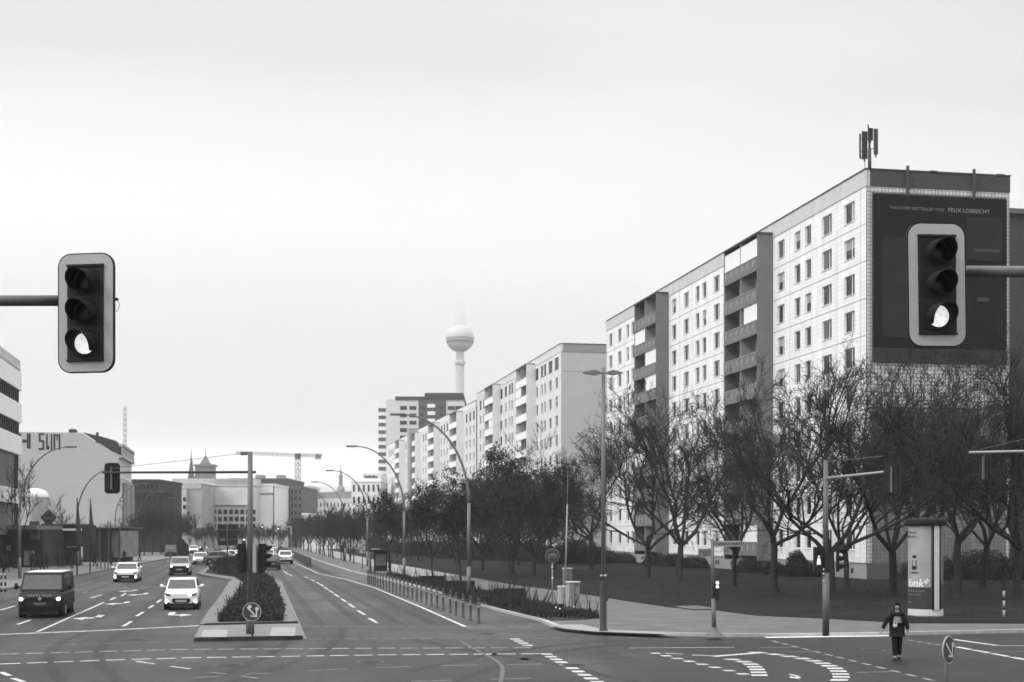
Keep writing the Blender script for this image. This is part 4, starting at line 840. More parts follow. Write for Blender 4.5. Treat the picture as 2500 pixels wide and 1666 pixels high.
# ------------------------------------------------------------------ traffic lights
def signal_head(parent, c, yaw=0.0, bw_=.55, bh=1.09, lit=2, board=True, name='signal_head', roll=0.0, lens_shape=None):
    """three lamp head; faces local -y turned by yaw"""
    hd = bpy.data.objects.new(name, None); C.objects.link(hd); hd.parent = parent; hd.location = c; hd.rotation_euler = (0, roll, yaw); hd.empty_display_size = .2
    return hd
def head_parts(root, T, bw_=.55, bh=1.09, lit=2, board=True, detail=True):
    def tr(o): o.matrix_local = T @ o.matrix_local; return o
    if board:
        g = MB().use(M_BLACK); g.prism(rrect(bw_, bh, .125, 8), -.022, .005); g.use(M_BORDER)
        outer = rrect(bw_ - .022, bh - .022, .115, 8); inn = rrect(.345, .89, .012, 8)
        for i in range(len(outer)):
            j = (i + 1) % len(outer); g.poly([(outer[i][0], -.025, outer[i][1]), (inn[i][0], -.025, inn[i][1]), (inn[j][0], -.025, inn[j][1]), (outer[j][0], -.025, outer[j][1])])
        tr(g.build('backing_board', parent=root))
        g = MB(); g.box(-.03, .03, .06, .125, -.4, .4); tr(g.build('mounting_rail', M_GREYD, root))
    g = MB().use(M_BLACK)
    for k in range(3):
        z = .28 * (1 - k); g.prism([(x, zz + z) for x, zz in rrect(.35, .292 - .012, .012, 3)], -.038, .05)
        g.use(M_BLACKM); g.prism([(x, zz + z) for x, zz in rrect(.27, .20 + .03, .03, 3)], -.044, -.039); g.use(M_BLACK)
        for hz in (-.09, .09): g.cyl((-.178, -.02, z + hz), (-.178, .02, z + hz), .012, .012, 8)
    g.box(-.178, .178, -.05, .052, .423, .442); g.box(-.178, .178, -.05, .052, -.442, -.423)
    g.box(-.06, .06, -.058, -.05, -.395, -.385)
    tr(g.build('housing', parent=root, recalc=True))
    for k in range(3):
        z = .28 * (1 - k)
        g = MB().use(M_LIT if k == lit else M_LENS)
        g.lathe([(.001, 0), (.05, -.001), (.08, -.008), (.098, -.022)], 24)
        o = g.build('lens', parent=root); o.matrix_local = T @ Matrix.Translation((0, -.07, z)) @ Matrix.Rotation(R(90), 4, 'X')
        g = MB().use(M_BLACKM); n = 22; A0, A1 = R(-38), R(218); b = len(g.v)
        for rr, ln in ((.108, 1), (.113, 1)):
            for i in range(n + 1):
                a = A0 + (A1 - A0) * i / n; up = (math.sin(a) + .62) / 1.62; L_ = .07 + .15 * max(0, up) ** .6
                g.v.append((rr * math.cos(a), -.05, z + rr * math.sin(a))); g.v.append((rr * .97 * math.cos(a), -.05 - L_, z - .012 + rr * .97 * math.sin(a)))
        m_ = 2 * (n + 1)
        for i in range(n):
            g.face((b + 2 * i, b + 2 * i + 2, b + 2 * i + 3, b + 2 * i + 1), True); g.face((b + m_ + 2 * i, b + m_ + 2 * i + 1, b + m_ + 2 * i + 3, b + m_ + 2 * i + 2), True)
            g.face((b + 2 * i + 1, b + 2 * i + 3, b + m_ + 2 * i + 3, b + m_ + 2 * i + 1))
        tr(g.build('visor', parent=root))
def Tm(x, y, z, yaw=0, roll=0, s=1): return Matrix.Translation((x, y, z)) @ Matrix.Rotation(yaw, 4, 'Z') @ Matrix.Rotation(roll, 4, 'Y') @ Matrix.Scale(s, 4)
# big overhanging heads in the foreground
for side in (0, 1):
    dd = 13.0 if side == 0 else 12.75
    cx, cy = (212.5, 765.5) if side == 0 else (2284.5, 697)
    ppx = -230 if side == 0 else 2800
    bx, by = at(cx, dd); cz = zat(cy, dd); px_, py_ = at(ppx, dd + .1)
    root = thing('traffic_light', ('large overhead traffic light on an arm at the left, against open sky' if side == 0 else 'large overhead traffic light on an arm at the right, before the dark billboard'), 'traffic light', (px_, py_, 0), -TH, 'overhead traffic lights facing the camera')
    v = Vector((bx - px_, by - py_, 0)); v.rotate(Matrix.Rotation(TH, 3, 'Z'))
    yaw = R(-9.5) if side == 0 else R(8)
    head_parts(root, Tm(v.x, v.y, cz, yaw, R(.0) if side == 0 else R(-.8), 1.0 if side == 0 else 1.01), bw_=.549 if side == 0 else .545, bh=1.092 if side == 0 else 1.10)
    az_ = cz + (.157 if side == 0 else .172); e = v.x - .24 if side == 0 else v.x + .24
    g = MB(); g.cyl((0, 0.15, az_ - (.0 if side == 0 else .01)), (e, .15, az_), .052, .05, 20); g.cyl((e + (-.02 if side == 0 else .02), .15, az_), (e + (.06 if side == 0 else -.06), .15, az_), .066, .066, 16); g.build('arm', mat('arm_paint', .085 if side == 0 else .09, .4, .12, 4), root)
    g = MB(); g.cyl((0, .15, 0), (0, .15, 6.6), .11, .08, 20); g.build('pole', M_POLE, root)
    if side == 0:
        g = MB(); g.tube([(v.x + .232, .03, cz + .16), (v.x + .246, .03, cz + .14), (v.x + .258, .03, cz + .11), (v.x + .258, .03, cz + .08), (v.x + .246, .03, cz + .05), (v.x + .232, .03, cz + .035)], .0025, 5); g.cyl((v.x + .22, .03, cz + .15), (v.x + .249, .03, cz + .15), .016, .012, 8); g.build('cable', M_BLACK, root)
# signal mast on the median
bx, by = gp(611, 1548, ZM); dd = dep(1548, ZM)
root = thing('signal_mast', 'tall grey signal mast standing on the median refuge with a long arm to the left', 'traffic light', (bx, by, ZM), -TH)
u = dd / F; zt = zat(1104, dd) - ZM; za = zat(1153, dd) - ZM
g = MB(); g.cyl((0, 0, 0), (0, 0, 1.0), .15, .15, 16); g.cyl((0, 0, 1.0), (0, 0, zt), .125, .085, 16); g.box(-.34, .06, -.05, .05, zt - .1, zt); g.build('pole', mat('mast_grey', .1, .5, .1, 2), root)
aend = (252 - 611) * u
g = MB(); g.cyl((.2, 0, za), (aend, -.1, za - .02), .045, .04, 10); g.build('arm', M_POLED, root)
g = MB(); g.tube([(-.3, 0, zt - .05), (-2.8, 0, zt - .35), (aend * .95, -.05, za + .12)], .012, 4); g.build('guy_wire', M_GREYM, root)
g = MB(); g.cyl((-.16, 0, zt - .06), (-.34, 0, zt - .1), .06, .02, 8); g.build('cap', M_POLED, root)
hx = (274 - 611) * u
head_parts(root, Tm(hx, 0.0, za - .22, R(180)), lit=-1)
g = MB(); g.box(hx - .03, hx + .03, -.12, -.086, za - .6, za + .1); g.build('mounting_rail', M_GREYD, root)
for sgn, xx, yaw in ((-1, -.26, R(-90)), (1, .52, R(90))):
    head_parts(root, Tm(xx, 0, zat(1362, dd) - ZM + .05, yaw), board=False, lit=-1)
g = MB(); g.box(.12, .24, -.2, .1, zat(1398, dd) - ZM, zat(1330, dd) - ZM); g.build('edge_strip', M_GREYC, root)
g = MB(); g.box(-.42, -.16, -.1, .1, zat(1400, dd) - ZM, zat(1328, dd) - ZM); g.box(.3, .5, -.1, .1, zat(1400, dd) - ZM, zat(1328, dd) - ZM); g.build('bracket_box', M_BLACKM, root)
# signal mast at the right corner
bx, by = gp(2016, 1553, ZP); dd = dep(1553, ZP); u = dd / F
root = thing('signal_mast', 'grey signal mast on the right pavement kerb left of the walking person', 'traffic light', (bx, by, ZP), -TH)
zt = zat(1124, dd) - ZP; za = zat(1168, dd) - ZP
g = MB(); g.cyl((0, 0, 0), (0, 0, 2.2), .12, .12, 16); g.cyl((0, 0, 2.2), (0, 0, zt), .10, .08, 16); g.build('pole', mat('mast_grey', .1), root)
hxx, hyy = at(2172, 45.2); v = Vector((hxx - bx, hyy - by, 0)); v.rotate(Matrix.Rotation(TH, 3, 'Z'))
g = MB(); g.cyl((0, 0, za), (v.x * .98, v.y * .98, za + .04), .05, .04, 10); g.build('arm', M_GAL, root)
g = MB(); g.tube([(0, 0, zt - .05), (v.x * .9, v.y * .9, za + .55)], .012, 4); g.build('guy_wire', M_GREYM, root)
head_parts(root, Tm(v.x + .08, v.y, za - .22, R(150)), lit=-1)
zc = zat(1365, dd) - ZP
g = MB().use(M_BLACK); g.box(-.42, -.12, -.12, .12, zc - .47, zc + .42); g.build('pedestrian_head', parent=root)
g = MB(); g.cyl((-.27, -.14, zc + .02), (-.27, -.14, zc - .2), .045, .075, 7); g.cyl((-.27, -.14, zc + .05), (-.27, -.14, zc + .12), .035, .035, 8); g.build('lit_figure', M_LIT, root)
g = MB(); g.box(-.38, -.16, -.3, -.12, zc + .28, zc + .31); g.box(-.38, -.16, -.26, -.12, zc + .12, zc + .14); g.build('visor', M_BLACKM, root)
head_parts(root, Tm(.42, 0, zc + .0, R(72)), board=False, lit=-1)
g = MB()
for z, r in ((1.9, .02), (2.15, .03), (2.3, .025)): g.cyl((-.1, -.1, z), (-.1, -.12, z + .05), r, r, 8)
g.build('sticker', M_SIGNW, root)
# arm at the right edge
dd = 50.5; x0, y0 = at(2700, dd); root = thing('signal_mast', 'signal mast reaching in from the right edge with a dark head under its pale arm', 'traffic light', (x0, y0, ZP), -TH); u = dd / F
za = zat(1105, dd) - ZP
g = MB(); g.cyl((0, 0, 0), (0, 0, za + 1.2), .12, .09, 14); g.build('pole', mat('mast_grey', .1), root)
g = MB(); g.cyl((0, 0, za + .1), ((2366 - 2700) * u, 0, za), .055, .045, 10); g.build('arm', M_GAL, root)
g = MB(); g.tube([(0, 0, za + 1.15), ((2390 - 2700) * u, 0, za + .1)], .012, 4); g.build('guy_wire', M_GREYM, root)
head_parts(root, Tm((2406 - 2700) * u, 0, za - .55, R(115)), lit=-1, bw_=.5, bh=.98)
g = MB(); g.box((2406 - 2700) * u - .03, (2406 - 2700) * u + .03, -.03, .03, za - .15, za); g.build('hanger', M_POLED, root)

# ------------------------------------------------------------------ signs
def arrow_sign(loc, label, dia, zc, yaw, vert=False):
    t = thing('keep_right_sign', label, 'road sign', loc, yaw, 'keep right signs at the islands')
    r = dia / 2
    g = MB(); g.cyl((0, .06, 0), (0, .06, zc + r * .6), .035, .035, 10); g.build('post', M_POLE, t)
    g = MB().use(M_SIGNB); g.cyl((0, -.012, zc), (0, .012, zc), r * .93, r * .93, 36, smooth=False); g.use(M_GREYC)
    for i in range(36):
        a, b = 2 * math.pi * i / 36, 2 * math.pi * (i + 1) / 36
        P_ = lambda rr, q, y: (rr * math.cos(q), y, zc + rr * math.sin(q))
        g.poly([P_(r * .92, a, -.014), P_(r, a, -.014), P_(r, b, -.014), P_(r * .92, b, -.014)]); g.poly([P_(r, a, -.014), P_(r, a, .014), P_(r, b, .014), P_(r, b, -.014)])
    g.build('sign_face', parent=t)
    g = MB()
    def bar(x0, z0, x1, z1, w_, y):
        a = Vector((x0, z0)) * r; b = Vector((x1, z1)) * r; n = (b - a).normalized(); n = Vector((-n.y, n.x)) * w_ * r / 2
        g.prism([(a.x - n.x, zc + a.y - n.y), (b.x - n.x, zc + b.y - n.y), (b.x + n.x, zc + b.y + n.y), (a.x + n.x, zc + a.y + n.y)], y, -.0145)
    bar(-.5, .5, .52, -.55, .15, -.018); bar(.5, -.5, .5, .2, .14, -.020); bar(.45, -.5, -.15, -.42, .14, -.022)
    if not vert: g.cyl((-.22 * r, -.019, zc + .55 * r), (-.22 * r, -.0145, zc + .55 * r), .2 * r, .2 * r, 16)
    g.cyl((.55 * r, -.023, zc + .33 * r), (.55 * r, -.0145, zc + .33 * r), .2 * r, .2 * r, 16)
    g.build('arrow', mat('sign_white', .55, .5, .1, 6), t)
    return t
x, y = gp(615, 1557, ZM); arrow_sign((x, y, ZM), 'round dark keep right sign on a low post at the front of the median refuge', .64, .88, -TH)
x, y = at(2316, 31.6); arrow_sign((x, y, 0), 'round dark keep right sign turned half sideways at the bottom right corner', .62, 3.7 - (1587 - 1303) / 109.9, -TH + R(48), True)
# cycle and footpath sign
x, y = gp(1348.6, 1472, ZP); dd = dep(1472, ZP); t = thing('cycle_sign', 'round dark bicycle sign on a post in the planting strip beside the cabinets', 'road sign', (x, y, ZP), -TH)
zc = zat(1357, dd) - ZP
g = MB(); g.cyl((0, .05, 0), (0, .05, zc + .2), .035, .035, 8); g.build('post', M_GAL, t)
g = MB().use(M_SIGNB); g.cyl((0, -.01, zc), (0, .01, zc), .34, .34, 28, smooth=False); g.use(M_GREYM); g.lathe([(.34, -.012), (.37, -.012), (.37, .012), (.34, .012)], 28)
for i in range(len(g.v) - 28 * 4, len(g.v)): a = g.v[i]; g.v[i] = (a[0], a[2], zc + a[1])
g.build('sign_face', parent=t)
g = MB()
def ring(cx_, cz_, r): g.tube([(cx_ + r * math.cos(2 * math.pi * i / 12), -.018, cz_ + r * math.sin(2 * math.pi * i / 12)) for i in range(13)], .012, 4)
ring(-.13, zc - .02, .085); ring(.13, zc - .02, .085); g.tube([(-.13, -.018, zc - .02), (-.04, -.018, zc + .1), (.09, -.018, zc + .1), (.13, -.018, zc - .02)], .012, 4); g.tube([(-.04, -.018, zc + .1), (.0, -.018, zc - .03), (.09, -.018, zc + .1), (.08, -.018, zc + .15)], .012, 4)
g.build('bicycle_symbol', mat('sign_grey', .3), t)
g = MB(); g.box(.05, .2, -.03, .05, zc - .75, zc - .42); g.build('small_plate', M_BLACK, t); g = MB(); g.cyl((0, -.01, zc - .62), (0, -.0, zc - .56), .05, .05, 8); g.cyl((0, .0, zc - 1.2), (0, 0, zc - 1.1), .05, .05, 8); g.build('sticker', M_SIGNW, t)
# street name post with small signal
x, y = gp(1743.5, 1552, ZP); dd = dep(1552, ZP); u = dd / F; t = thing('street_name_post', 'leaning grey post with two street name plates and a small signal with two lit lamps', 'street sign', (x, y, ZP), -TH)
zt = zat(1316, dd) - ZP
g = MB(); g.lathe([(.32, 0), (.3, .05), (.14, .14), (.09, .3)], 14); g.cyl((0, 0, .1), (-.03, 0, 1.3), .085, .075, 14); g.cyl((-.03, 0, 1.3), (-.06, 0, zt), .062, .055, 14); g.build('post', mat('mast_grey', .1), t)
zp_ = zat(1327.5, dd) - ZP
g = MB().use(M_GREYM); g.box(.08, .95, -.02, .02, zp_ - .11, zp_ + .1); g.box(-.03, .08, -.015, .015, zp_ - .09, zp_ + .08); o = g.build('name_plate', parent=t)
scribble(o, .13, .88, zp_ - .005, .10, M_SIGNB, -.021, seed=4, gaps=((.5, .56),))
g = MB(); g.box(.1, .93, -.021, -.0205, zp_ + .05, zp_ + .09); g.box(.1, .93, -.021, -.0205, zp_ - .1, zp_ - .07); g.build('plate_border', M_GREYC, o)
zq = zat(1350, dd) - ZP
g = MB().use(M_GREYM); g.box(-.56, -.1, -.02, .02, zq - .14, zq + .14); o = g.build('name_plate', parent=t); scribble(o, -.53, -.13, zq + .05, .08, M_SIGNB, -.021, seed=6); scribble(o, -.4, -.22, zq - .06, .08, M_SIGNB, -.021, seed=7)
zs = zat(1444, dd) - ZP
g = MB(); g.prism([(x_ + .1, z_ + zs) for x_, z_ in rrect(.15, .62, .05, 4)], -.08, .1); g.build('small_signal', M_BLACK, t, recalc=True)
for z_ in (zat(1423, dd), zat(1432.5, dd)):
    g = MB(); g.cyl((.1, -.1, z_ - ZP), (.1, -.082, z_ - ZP), .058, .058, 14); g.build('lit_lens', M_LIT, t)

# ------------------------------------------------------------------ lamps
def arc_lamp(kind):
    t = thing('street_lamp', 'x', 'street lamp', (0, 0, 0)); hgt, reach = 10.2, 3.7
    P_ = [(0, 0, 0), (0, 0, 5.4)]; g = MB(); g.cyl((0, 0, 0), (0, 0, 1.6), .12, .12, 12); g.cyl((0, 0, 1.6), (0, 0, 5.2), .1, .09, 12); g.build('pole', M_POLE, t)
    pts = []
    for i in range(15):
        a = R(90) * i / 14; pts.append((-reach * (1 - math.cos(a)), 0, 5.2 + (hgt - 5.2) * math.sin(a)))
    g = MB(); g.tube(pts, [.085 - .045 * i / 14 for i in range(15)], 10); g.build('arm', M_POLE, t)
    g = MB().use(M_GREYD); g.slab([(-reach - .75, -.07), (-reach + .1, -.13), (-reach + .1, .13), (-reach - .75, .07)], hgt - .04, hgt + .07); g.use(M_GREYC); g.slab([(-reach - .7, -.05), (-reach + .02, -.1), (-reach + .02, .1), (-reach - .7, .05)], hgt - .06, hgt - .042); g.build('lamp_head', parent=t)
    return t
L0 = arc_lamp(0); first = True
def place(proto, used, loc, rz, label, group, scale=None):
    if not used[0]:
        used[0] = True; proto.location = loc; proto.rotation_euler = (0, 0, rz); proto['label'] = label; proto['group'] = group
        if scale: proto.scale = (scale,) * 3
        return proto
    return dup(proto, loc, rz, label, group, scale)
ul = [False]
place(L0, ul, (*gp(1144.5, 1453, ZP), ZP), -TH, 'curved street lamp nearest on the right, rising from the end of the bollard row', 'curved street lamps along the road', 1.03)
place(L0, ul, (*gp(986.6, 1413, ZP), ZP), -TH, 'second curved street lamp on the right, just right of the dark bus shelter', 'curved street lamps along the road')
kR = 46500
for i, (px, lab) in enumerate(((897, 'third curved street lamp on the right, behind the dark bus shelter'), (843, 'fourth curved street lamp on the right, left of the bus shelter'), (807, 'fifth curved street lamp on the right, among the planted saplings'), (779, 'sixth curved street lamp on the right, small and thin in the distance'))):
    d_ = kR / (px - XV); x, y = at(px, d_); place(L0, ul, (x, y, ZP), -TH, lab, 'curved street lamps along the road')
for px, lab in ((48, 'curved street lamp nearest on the left, before the graffiti gable and white dome'), (189, 'second curved street lamp on the left, arcing behind the dark hanging signal head'), (281, 'third curved street lamp on the left, at the edge of the blank graffiti gable'), (333, 'fourth curved street lamp on the left, before the dark blocks'), (372, 'fifth curved street lamp on the left, before the pale piers')):
    d_ = 62928 / (XV - px); x, y = at(px, d_); place(L0, ul, (x, y, .12), math.pi - TH, lab, 'curved street lamps along the road')
# double lamp at the corner
x, y = gp(1473, 1541, ZP); dd = dep(1541, ZP); u = dd / F; t = thing('street_lamp', 'tall straight lamp post with two flat lamp heads at the corner of the right pavement', 'street lamp', (x, y, ZP), -TH)
zt = zat(898, dd) - ZP
g = MB(); g.lathe([(.16, 0), (.15, .06), (.125, .1), (.12, 1.6), (.115, 1.75), (.085, 1.85)], 16); g.cyl((.1, 0, 1.1), (.16, 0, 1.25), .05, .05, 8); g.build('pole_base', mat('pole_base', .055, .6, .25, 3), t)
g = MB(); g.cyl((0, 0, 1.8), (0, 0, zt), .085, .06, 16); g.build('pole', M_POLE, t)
for s in (-1, 1):
    g = MB(); zc = zt - .2
    g.cyl((0, 0, zc), (s * .22, -.1, zc), .035, .035, 8); e = .75 if s < 0 else .7
    g.prism([(s * .16, zc - .05), (s * .34, zc - .09), (s * (e - .1), zc - .04), (s * (e + .02), zc + .0), (s * (e - .2), zc + .06), (s * .34, zc + .1), (s * .16, zc + .05)], -.22, .0); g.use(M_GREYC)
    g.build('lamp_head', M_GREYM, t, recalc=True)
g = MB(); g.cyl((-.08, -.08, 2.0), (-.08, -.1, 2.06), .05, .05, 8); g.cyl((.06, -.1, 2.0), (.06, -.12, 2.06), .06, .06, 8); g.build('sticker', M_GREYC, t)
# thin flag pole behind cabinet
d_ = 84; x, y = at(1379, d_); t = thing('thin_pole', 'thin pale leaning pole behind the grey cabinets', 'pole', (x, y, ZP), -TH); x2_, y2_ = at(1386, d_)
g = MB(); g.cyl((0, 0, 0), (6 * d_ / F, 0, zat(1232, d_) - ZP), .055, .04, 8); g.build('pole', M_GAL, t); g = MB(); g.cyl((6 * d_ / F, 0, zat(1232, d_) - ZP), (7.5 * d_ / F, 0, zat(1150, d_) - ZP), .015, .01, 5); g.cyl((5.6 * d_ / F, 0, zat(1256, d_) - ZP), (5.6 * d_ / F, 0, zat(1252, d_) - ZP), .06, .06, 8); g.build('tip', M_GREYC, t)

# ------------------------------------------------------------------ bollards
bl = thing('bollard', 'x', 'bollard'); g = MB(); g.lathe([(.075, 0), (.075, .06), (.055, .08), (.055, .86), (.07, .88), (.07, .92), (.04, .94), (.062, .99), (.04, 1.05), (.001, 1.06)], 12); g.build('post', mat('bollard_iron', .075, .5, .15, 3), bl)
g = MB(); g.lathe([(.0563, .66), (.0563, .74)], 12); g.lathe([(.0563, .8), (.0563, .84)], 12); g.build('ring', M_GREYC, bl)
ub = [False]; bx_ = [968, 908, 853, 800, 757, 705, 660, 618, 580, 543, 508, 475, 443, 413, 385, 357, 331, 306, 283, 260, 240, 220, 203, 190, 175, 160, 147]; by_ = [1130, 1110, 1090, 1072, 1053, 1037, 1020, 1005, 990, 978, 967, 955, 943, 935, 923, 912, 905, 896, 888, 880, 872, 865, 858, 850, 845, 840, 838]
for i, (a, b) in enumerate(zip(bx_, by_)):
    x, y = gp(850 + a * .3291, 1150 + b * .3291)
    lab = 'nearest dark bollard at the corner end of the long bollard row' if i == 0 else 'farthest dark bollard of the row, by the bus shelter' if i == len(bx_) - 1 else f'{ordn[i]} dark bollard of the long row beside the cycle track, counted from the nearest'
    place(bl, ub, (x, y, 0), random.uniform(0, 6), lab, 'bollards along the cycle track')
for i, px in enumerate((238, 246, 256, 264)):
    x, y = gp(px, 1389, .12); dup(bl, (x, y, .12), 0, f'{ordn[i]} from the left of the dark bollards on the left pavement by the furled flags', 'bollards on the left pavement')

# ------------------------------------------------------------------ advertising column
x, y = gp(2259.5, 1504, ZP + .03); dd = dep(1504, ZP + .03); t = thing('advertising_column', 'round advertising column with pale posters, white base ring and dark cap on the lawn', 'advertising column', (x, y, ZP + .03), -TH); r = .72
g = MB(); g.lathe([(r + .02, 0), (r + .02, .02), (r - .03, .03), (r - .03, .06)], 40); g.lathe([(r, .28), (r, 3.9)], 48); g.build('body', M_GREYM, t)
g = MB(); g.lathe([(r - .03, .04), (r + .015, .04), (r + .015, .31), (r - .02, .31)], 48, smooth=False); g.build('base_ring', mat('white_ring', .6, .6, .1, 4), t)
def curved(mb, a0, a1, rr, z0, z1, n=14):
    b = len(mb.v)
    for i in range(n + 1):
        a = R(a0 + (a1 - a0) * i / n); mb.v += [(rr * math.cos(a), rr * math.sin(a), z0), (rr * math.cos(a), rr * math.sin(a), z1)]
    for i in range(n): mb.face((b + 2 * i, b + 2 * i + 2, b + 2 * i + 3, b + 2 * i + 1), True)
g = MB(); curved(g, 150, 272, r + .012, .32, 1.25); o = g.build('poster', mat('poster_dark', .05, .5, .15, 2), t)
g = MB(); curved(g, 150, 272, r + .012, 1.25, 3.88); o = g.build('poster', mat('poster_pale', .30, .5, .25, 1.2), t)
g = MB(); curved(g, 312, 362, r + .012, .32, 1.4); g.build('poster', mat('poster_dark', .05), t)
g = MB(); curved(g, 312, 362, r + .012, 1.4, 3.88); g.build('poster', mat('poster_grey', .11, .5, .15, 2), t)
g = MB(); g.tube([((r + .03) * math.cos(R(278)), (r + .03) * math.sin(R(278)), .3), ((r + .03) * math.cos(R(278)), (r + .03) * math.sin(R(278)), 3.88)], .05, 6); g.tube([((r + .03) * math.cos(R(304)), (r + .03) * math.sin(R(304)), .3), ((r + .03) * math.cos(R(304)), (r + .03) * math.sin(R(304)), 3.88)], .05, 6); g.build('rail', M_BLACK, t)
g = MB(); curved(g, 281, 301, r + .05, .3, 3.88); g.build('light_strip', mat('white_ring', .6), t)
g = MB().use(M_BLACKM); g.lathe([(r - .05, 3.86), (r + .12, 3.9), (r + .16, 3.92), (r + .16, 4.14), (r + .1, 4.18), (.02, 4.26)], 48); g.build('cap', parent=t)
def col_text(txt, size, zc, ang, m_, sh=.0):
    o = text_mesh('lettering', txt, size, m_, t, (0, 0, 0), (0, 0, 0), .002, sh, off=.012)
    for v in o.data.vertices:
        a = R(ang) + v.co.x / r; rr = r + .02 + v.co.z; v.co = (rr * math.cos(a), rr * math.sin(a), zc + v.co.y)
    o.rotation_euler = (0, 0, 0)
col_text('funk*', .46, 1.42, 222, M_SIGNW, .25); col_text('f', .42, 1.42, 350, M_SIGNW, .25)
def col_scrib(x0, x1, zc, h, m_, ang):
    o = scribble(t, x0, x1, 0, h, m_, 0, seed=int(zc * 100))
    for v in o.data.vertices:
        a = R(ang) + v.co.x / r; rr = r + .02 - v.co.y; v.co = (rr * math.cos(a), rr * math.sin(a), zc + v.co.z)
col_scrib(-.5, .42, 1.1, .1, mat('poster_grey2', .2), 215); col_scrib(-.5, .3, .95, .1, mat('poster_grey2', .2), 215); col_scrib(-.5, -.1, .62, .09, mat('poster_grey2', .2), 215)
col_scrib(-.5, .1, 3.62, .12, M_GREYD, 215); col_scrib(-.5, .1, 3.42, .12, M_GREYD, 215)
g = MB(); curved(g, 205, 208, r + .018, 2.0, 2.4, 2); curved(g, 208, 221, r + .018, 2.0, 2.16, 4); curved(g, 221, 224, r + .018, 2.0, 2.4, 2); curved(g, 207, 223, r + .017, 2.5, 2.62, 4); curved(g, 200, 230, r + .016, 1.84, 1.9, 6); g.build('picture', M_BLACK, t)
# striped post
x, y = gp(2451, 1508, ZP); t = thing('marker_post', 'slim black and white striped post on the lawn right of the advertising column', 'post', (x, y, ZP))
g = MB(); g.cyl((0, 0, 0), (0, 0, 1.6), .05, .05, 10); g.box(-.09, .09, -.03, .03, 1.15, 1.75); g.build('post', M_BLACKM, t)
g = MB()
for z0 in (.02, .42, .84): g.cyl((0, 0, z0), (0, 0, z0 + .3), .054, .054, 10)
g.build('band', M_GREYC, t)
# cabinets
def cabinet(px, py, wpx, hpy, dpt, label, m_, yaw=0):
    d_ = dep(py, ZP); u_ = d_ / F; x, y = gp(px, py, ZP); t = thing('utility_cabinet', label, 'cabinet', (x, y, ZP), -TH + yaw, 'grey utility cabinets by the lamp post'); w_ = wpx * u_; h_ = hpy * u_
    g = MB(); g.box(-w_ / 2, w_ / 2, 0, dpt, .06, h_); g.build('body', m_, t); g = MB(); g.box(-w_ / 2 - .03, w_ / 2 + .03, -.03, dpt + .03, h_ + .002, h_ + .05); g.build('lid', mat('cab_lid', .6), t)
    g = MB(); g.box(-w_ / 2 + .03, w_ / 2 - .03, .02, dpt - .02, -.02, .058); g.build('plinth', M_GREYD, t)
    g = MB(); g.box(-.012, .012, -.006, -.001, .1, h_ - .03); g.box(w_ * .1, w_ * .16, -.02, -.001, h_ * .5, h_ * .58); g.build('door_gap', M_BLACK, t)
    return t, w_, h_
t, w_, h_ = cabinet(1403, 1489, 26, 66, .5, 'larger grey utility cabinet with a small dark notice near its top', mat('cab_grey', .2, .6, .12, 3), R(18))
g = MB(); g.box(-w_ / 2 - .004, -w_ / 2 - .001, .03, .47, .15, h_ - .1); g.build('pale_side_panel', M_GREYC, t); g = MB(); g.box(0, w_ * .36, -.008, -.002, h_ - .18, h_ - .04); g.build('notice', M_GREYD, t)  # paler panel covering most of the cabinet's left side
t, w_, h_ = cabinet(1377, 1478, 16, 44, .5, 'lower pale utility cabinet half hidden behind the larger one', mat('cab_pale', .34, .6, .12, 3), R(18))
t, w_, h_ = cabinet(1388, 1447, 19, 58, .4, 'narrow grey cabinet standing behind the other two at the lawn edge', mat('cab_grey2', .16, .6, .3, 3), R(18))
# fallen bicycle in the grass
x, y = gp(1408, 1505, ZP); t = thing('bicycle', 'dark bicycle lying on its side in the grass before the large cabinet', 'bicycle', (x, y, ZP + .08), R(20)); t.rotation_euler = (R(-70), R(4), R(25))
def wheel_b(cx_):
    g = MB(); g.tube([(cx_ + .33 * math.cos(2 * math.pi * i / 24), 0, .33 + .33 * math.sin(2 * math.pi * i / 24)) for i in range(25)], .02, 6)
    for i in range(10): g.cyl((cx_, 0, .33), (cx_ + .33 * math.cos(2 * math.pi * i / 10), 0, .33 + .33 * math.sin(2 * math.pi * i / 10)), .003, .003, 3)
    g.build('wheel', M_TYRE, t)
wheel_b(-.52); wheel_b(.52)
g = MB(); A, B_, C2, D2 = (-.52, 0, .33), (-.08, 0, .3), (-.2, 0, .85), (.38, 0, .85)
for a, b in ((A, B_), (A, C2), (B_, C2), (B_, D2), (C2, D2), ((.52, 0, .33), (.36, 0, .95))): g.cyl(a, b, .018, .018, 8)
g.build('frame', M_BLACK, t); g = MB(); g.box(-.32, -.08, -.07, .07, .9, .96); g.build('saddle', M_BLACKM, t); g = MB(); g.tube([(.3, -.28, 1.0), (.36, 0, .97), (.3, .28, 1.0)], .014, 6); g.build('handlebar', M_GAL, t); g = MB(); g.cyl((.42, 0, .86), (.46, 0, .86), .05, .05, 10); g.cyl((-.62, 0, .75), (-.6, 0, .75), .04, .04, 10); g.cyl((-.52, -.02, .58), (-.5, .02, .6), .03, .03, 8); g.build('reflector', M_SIGNW, t)
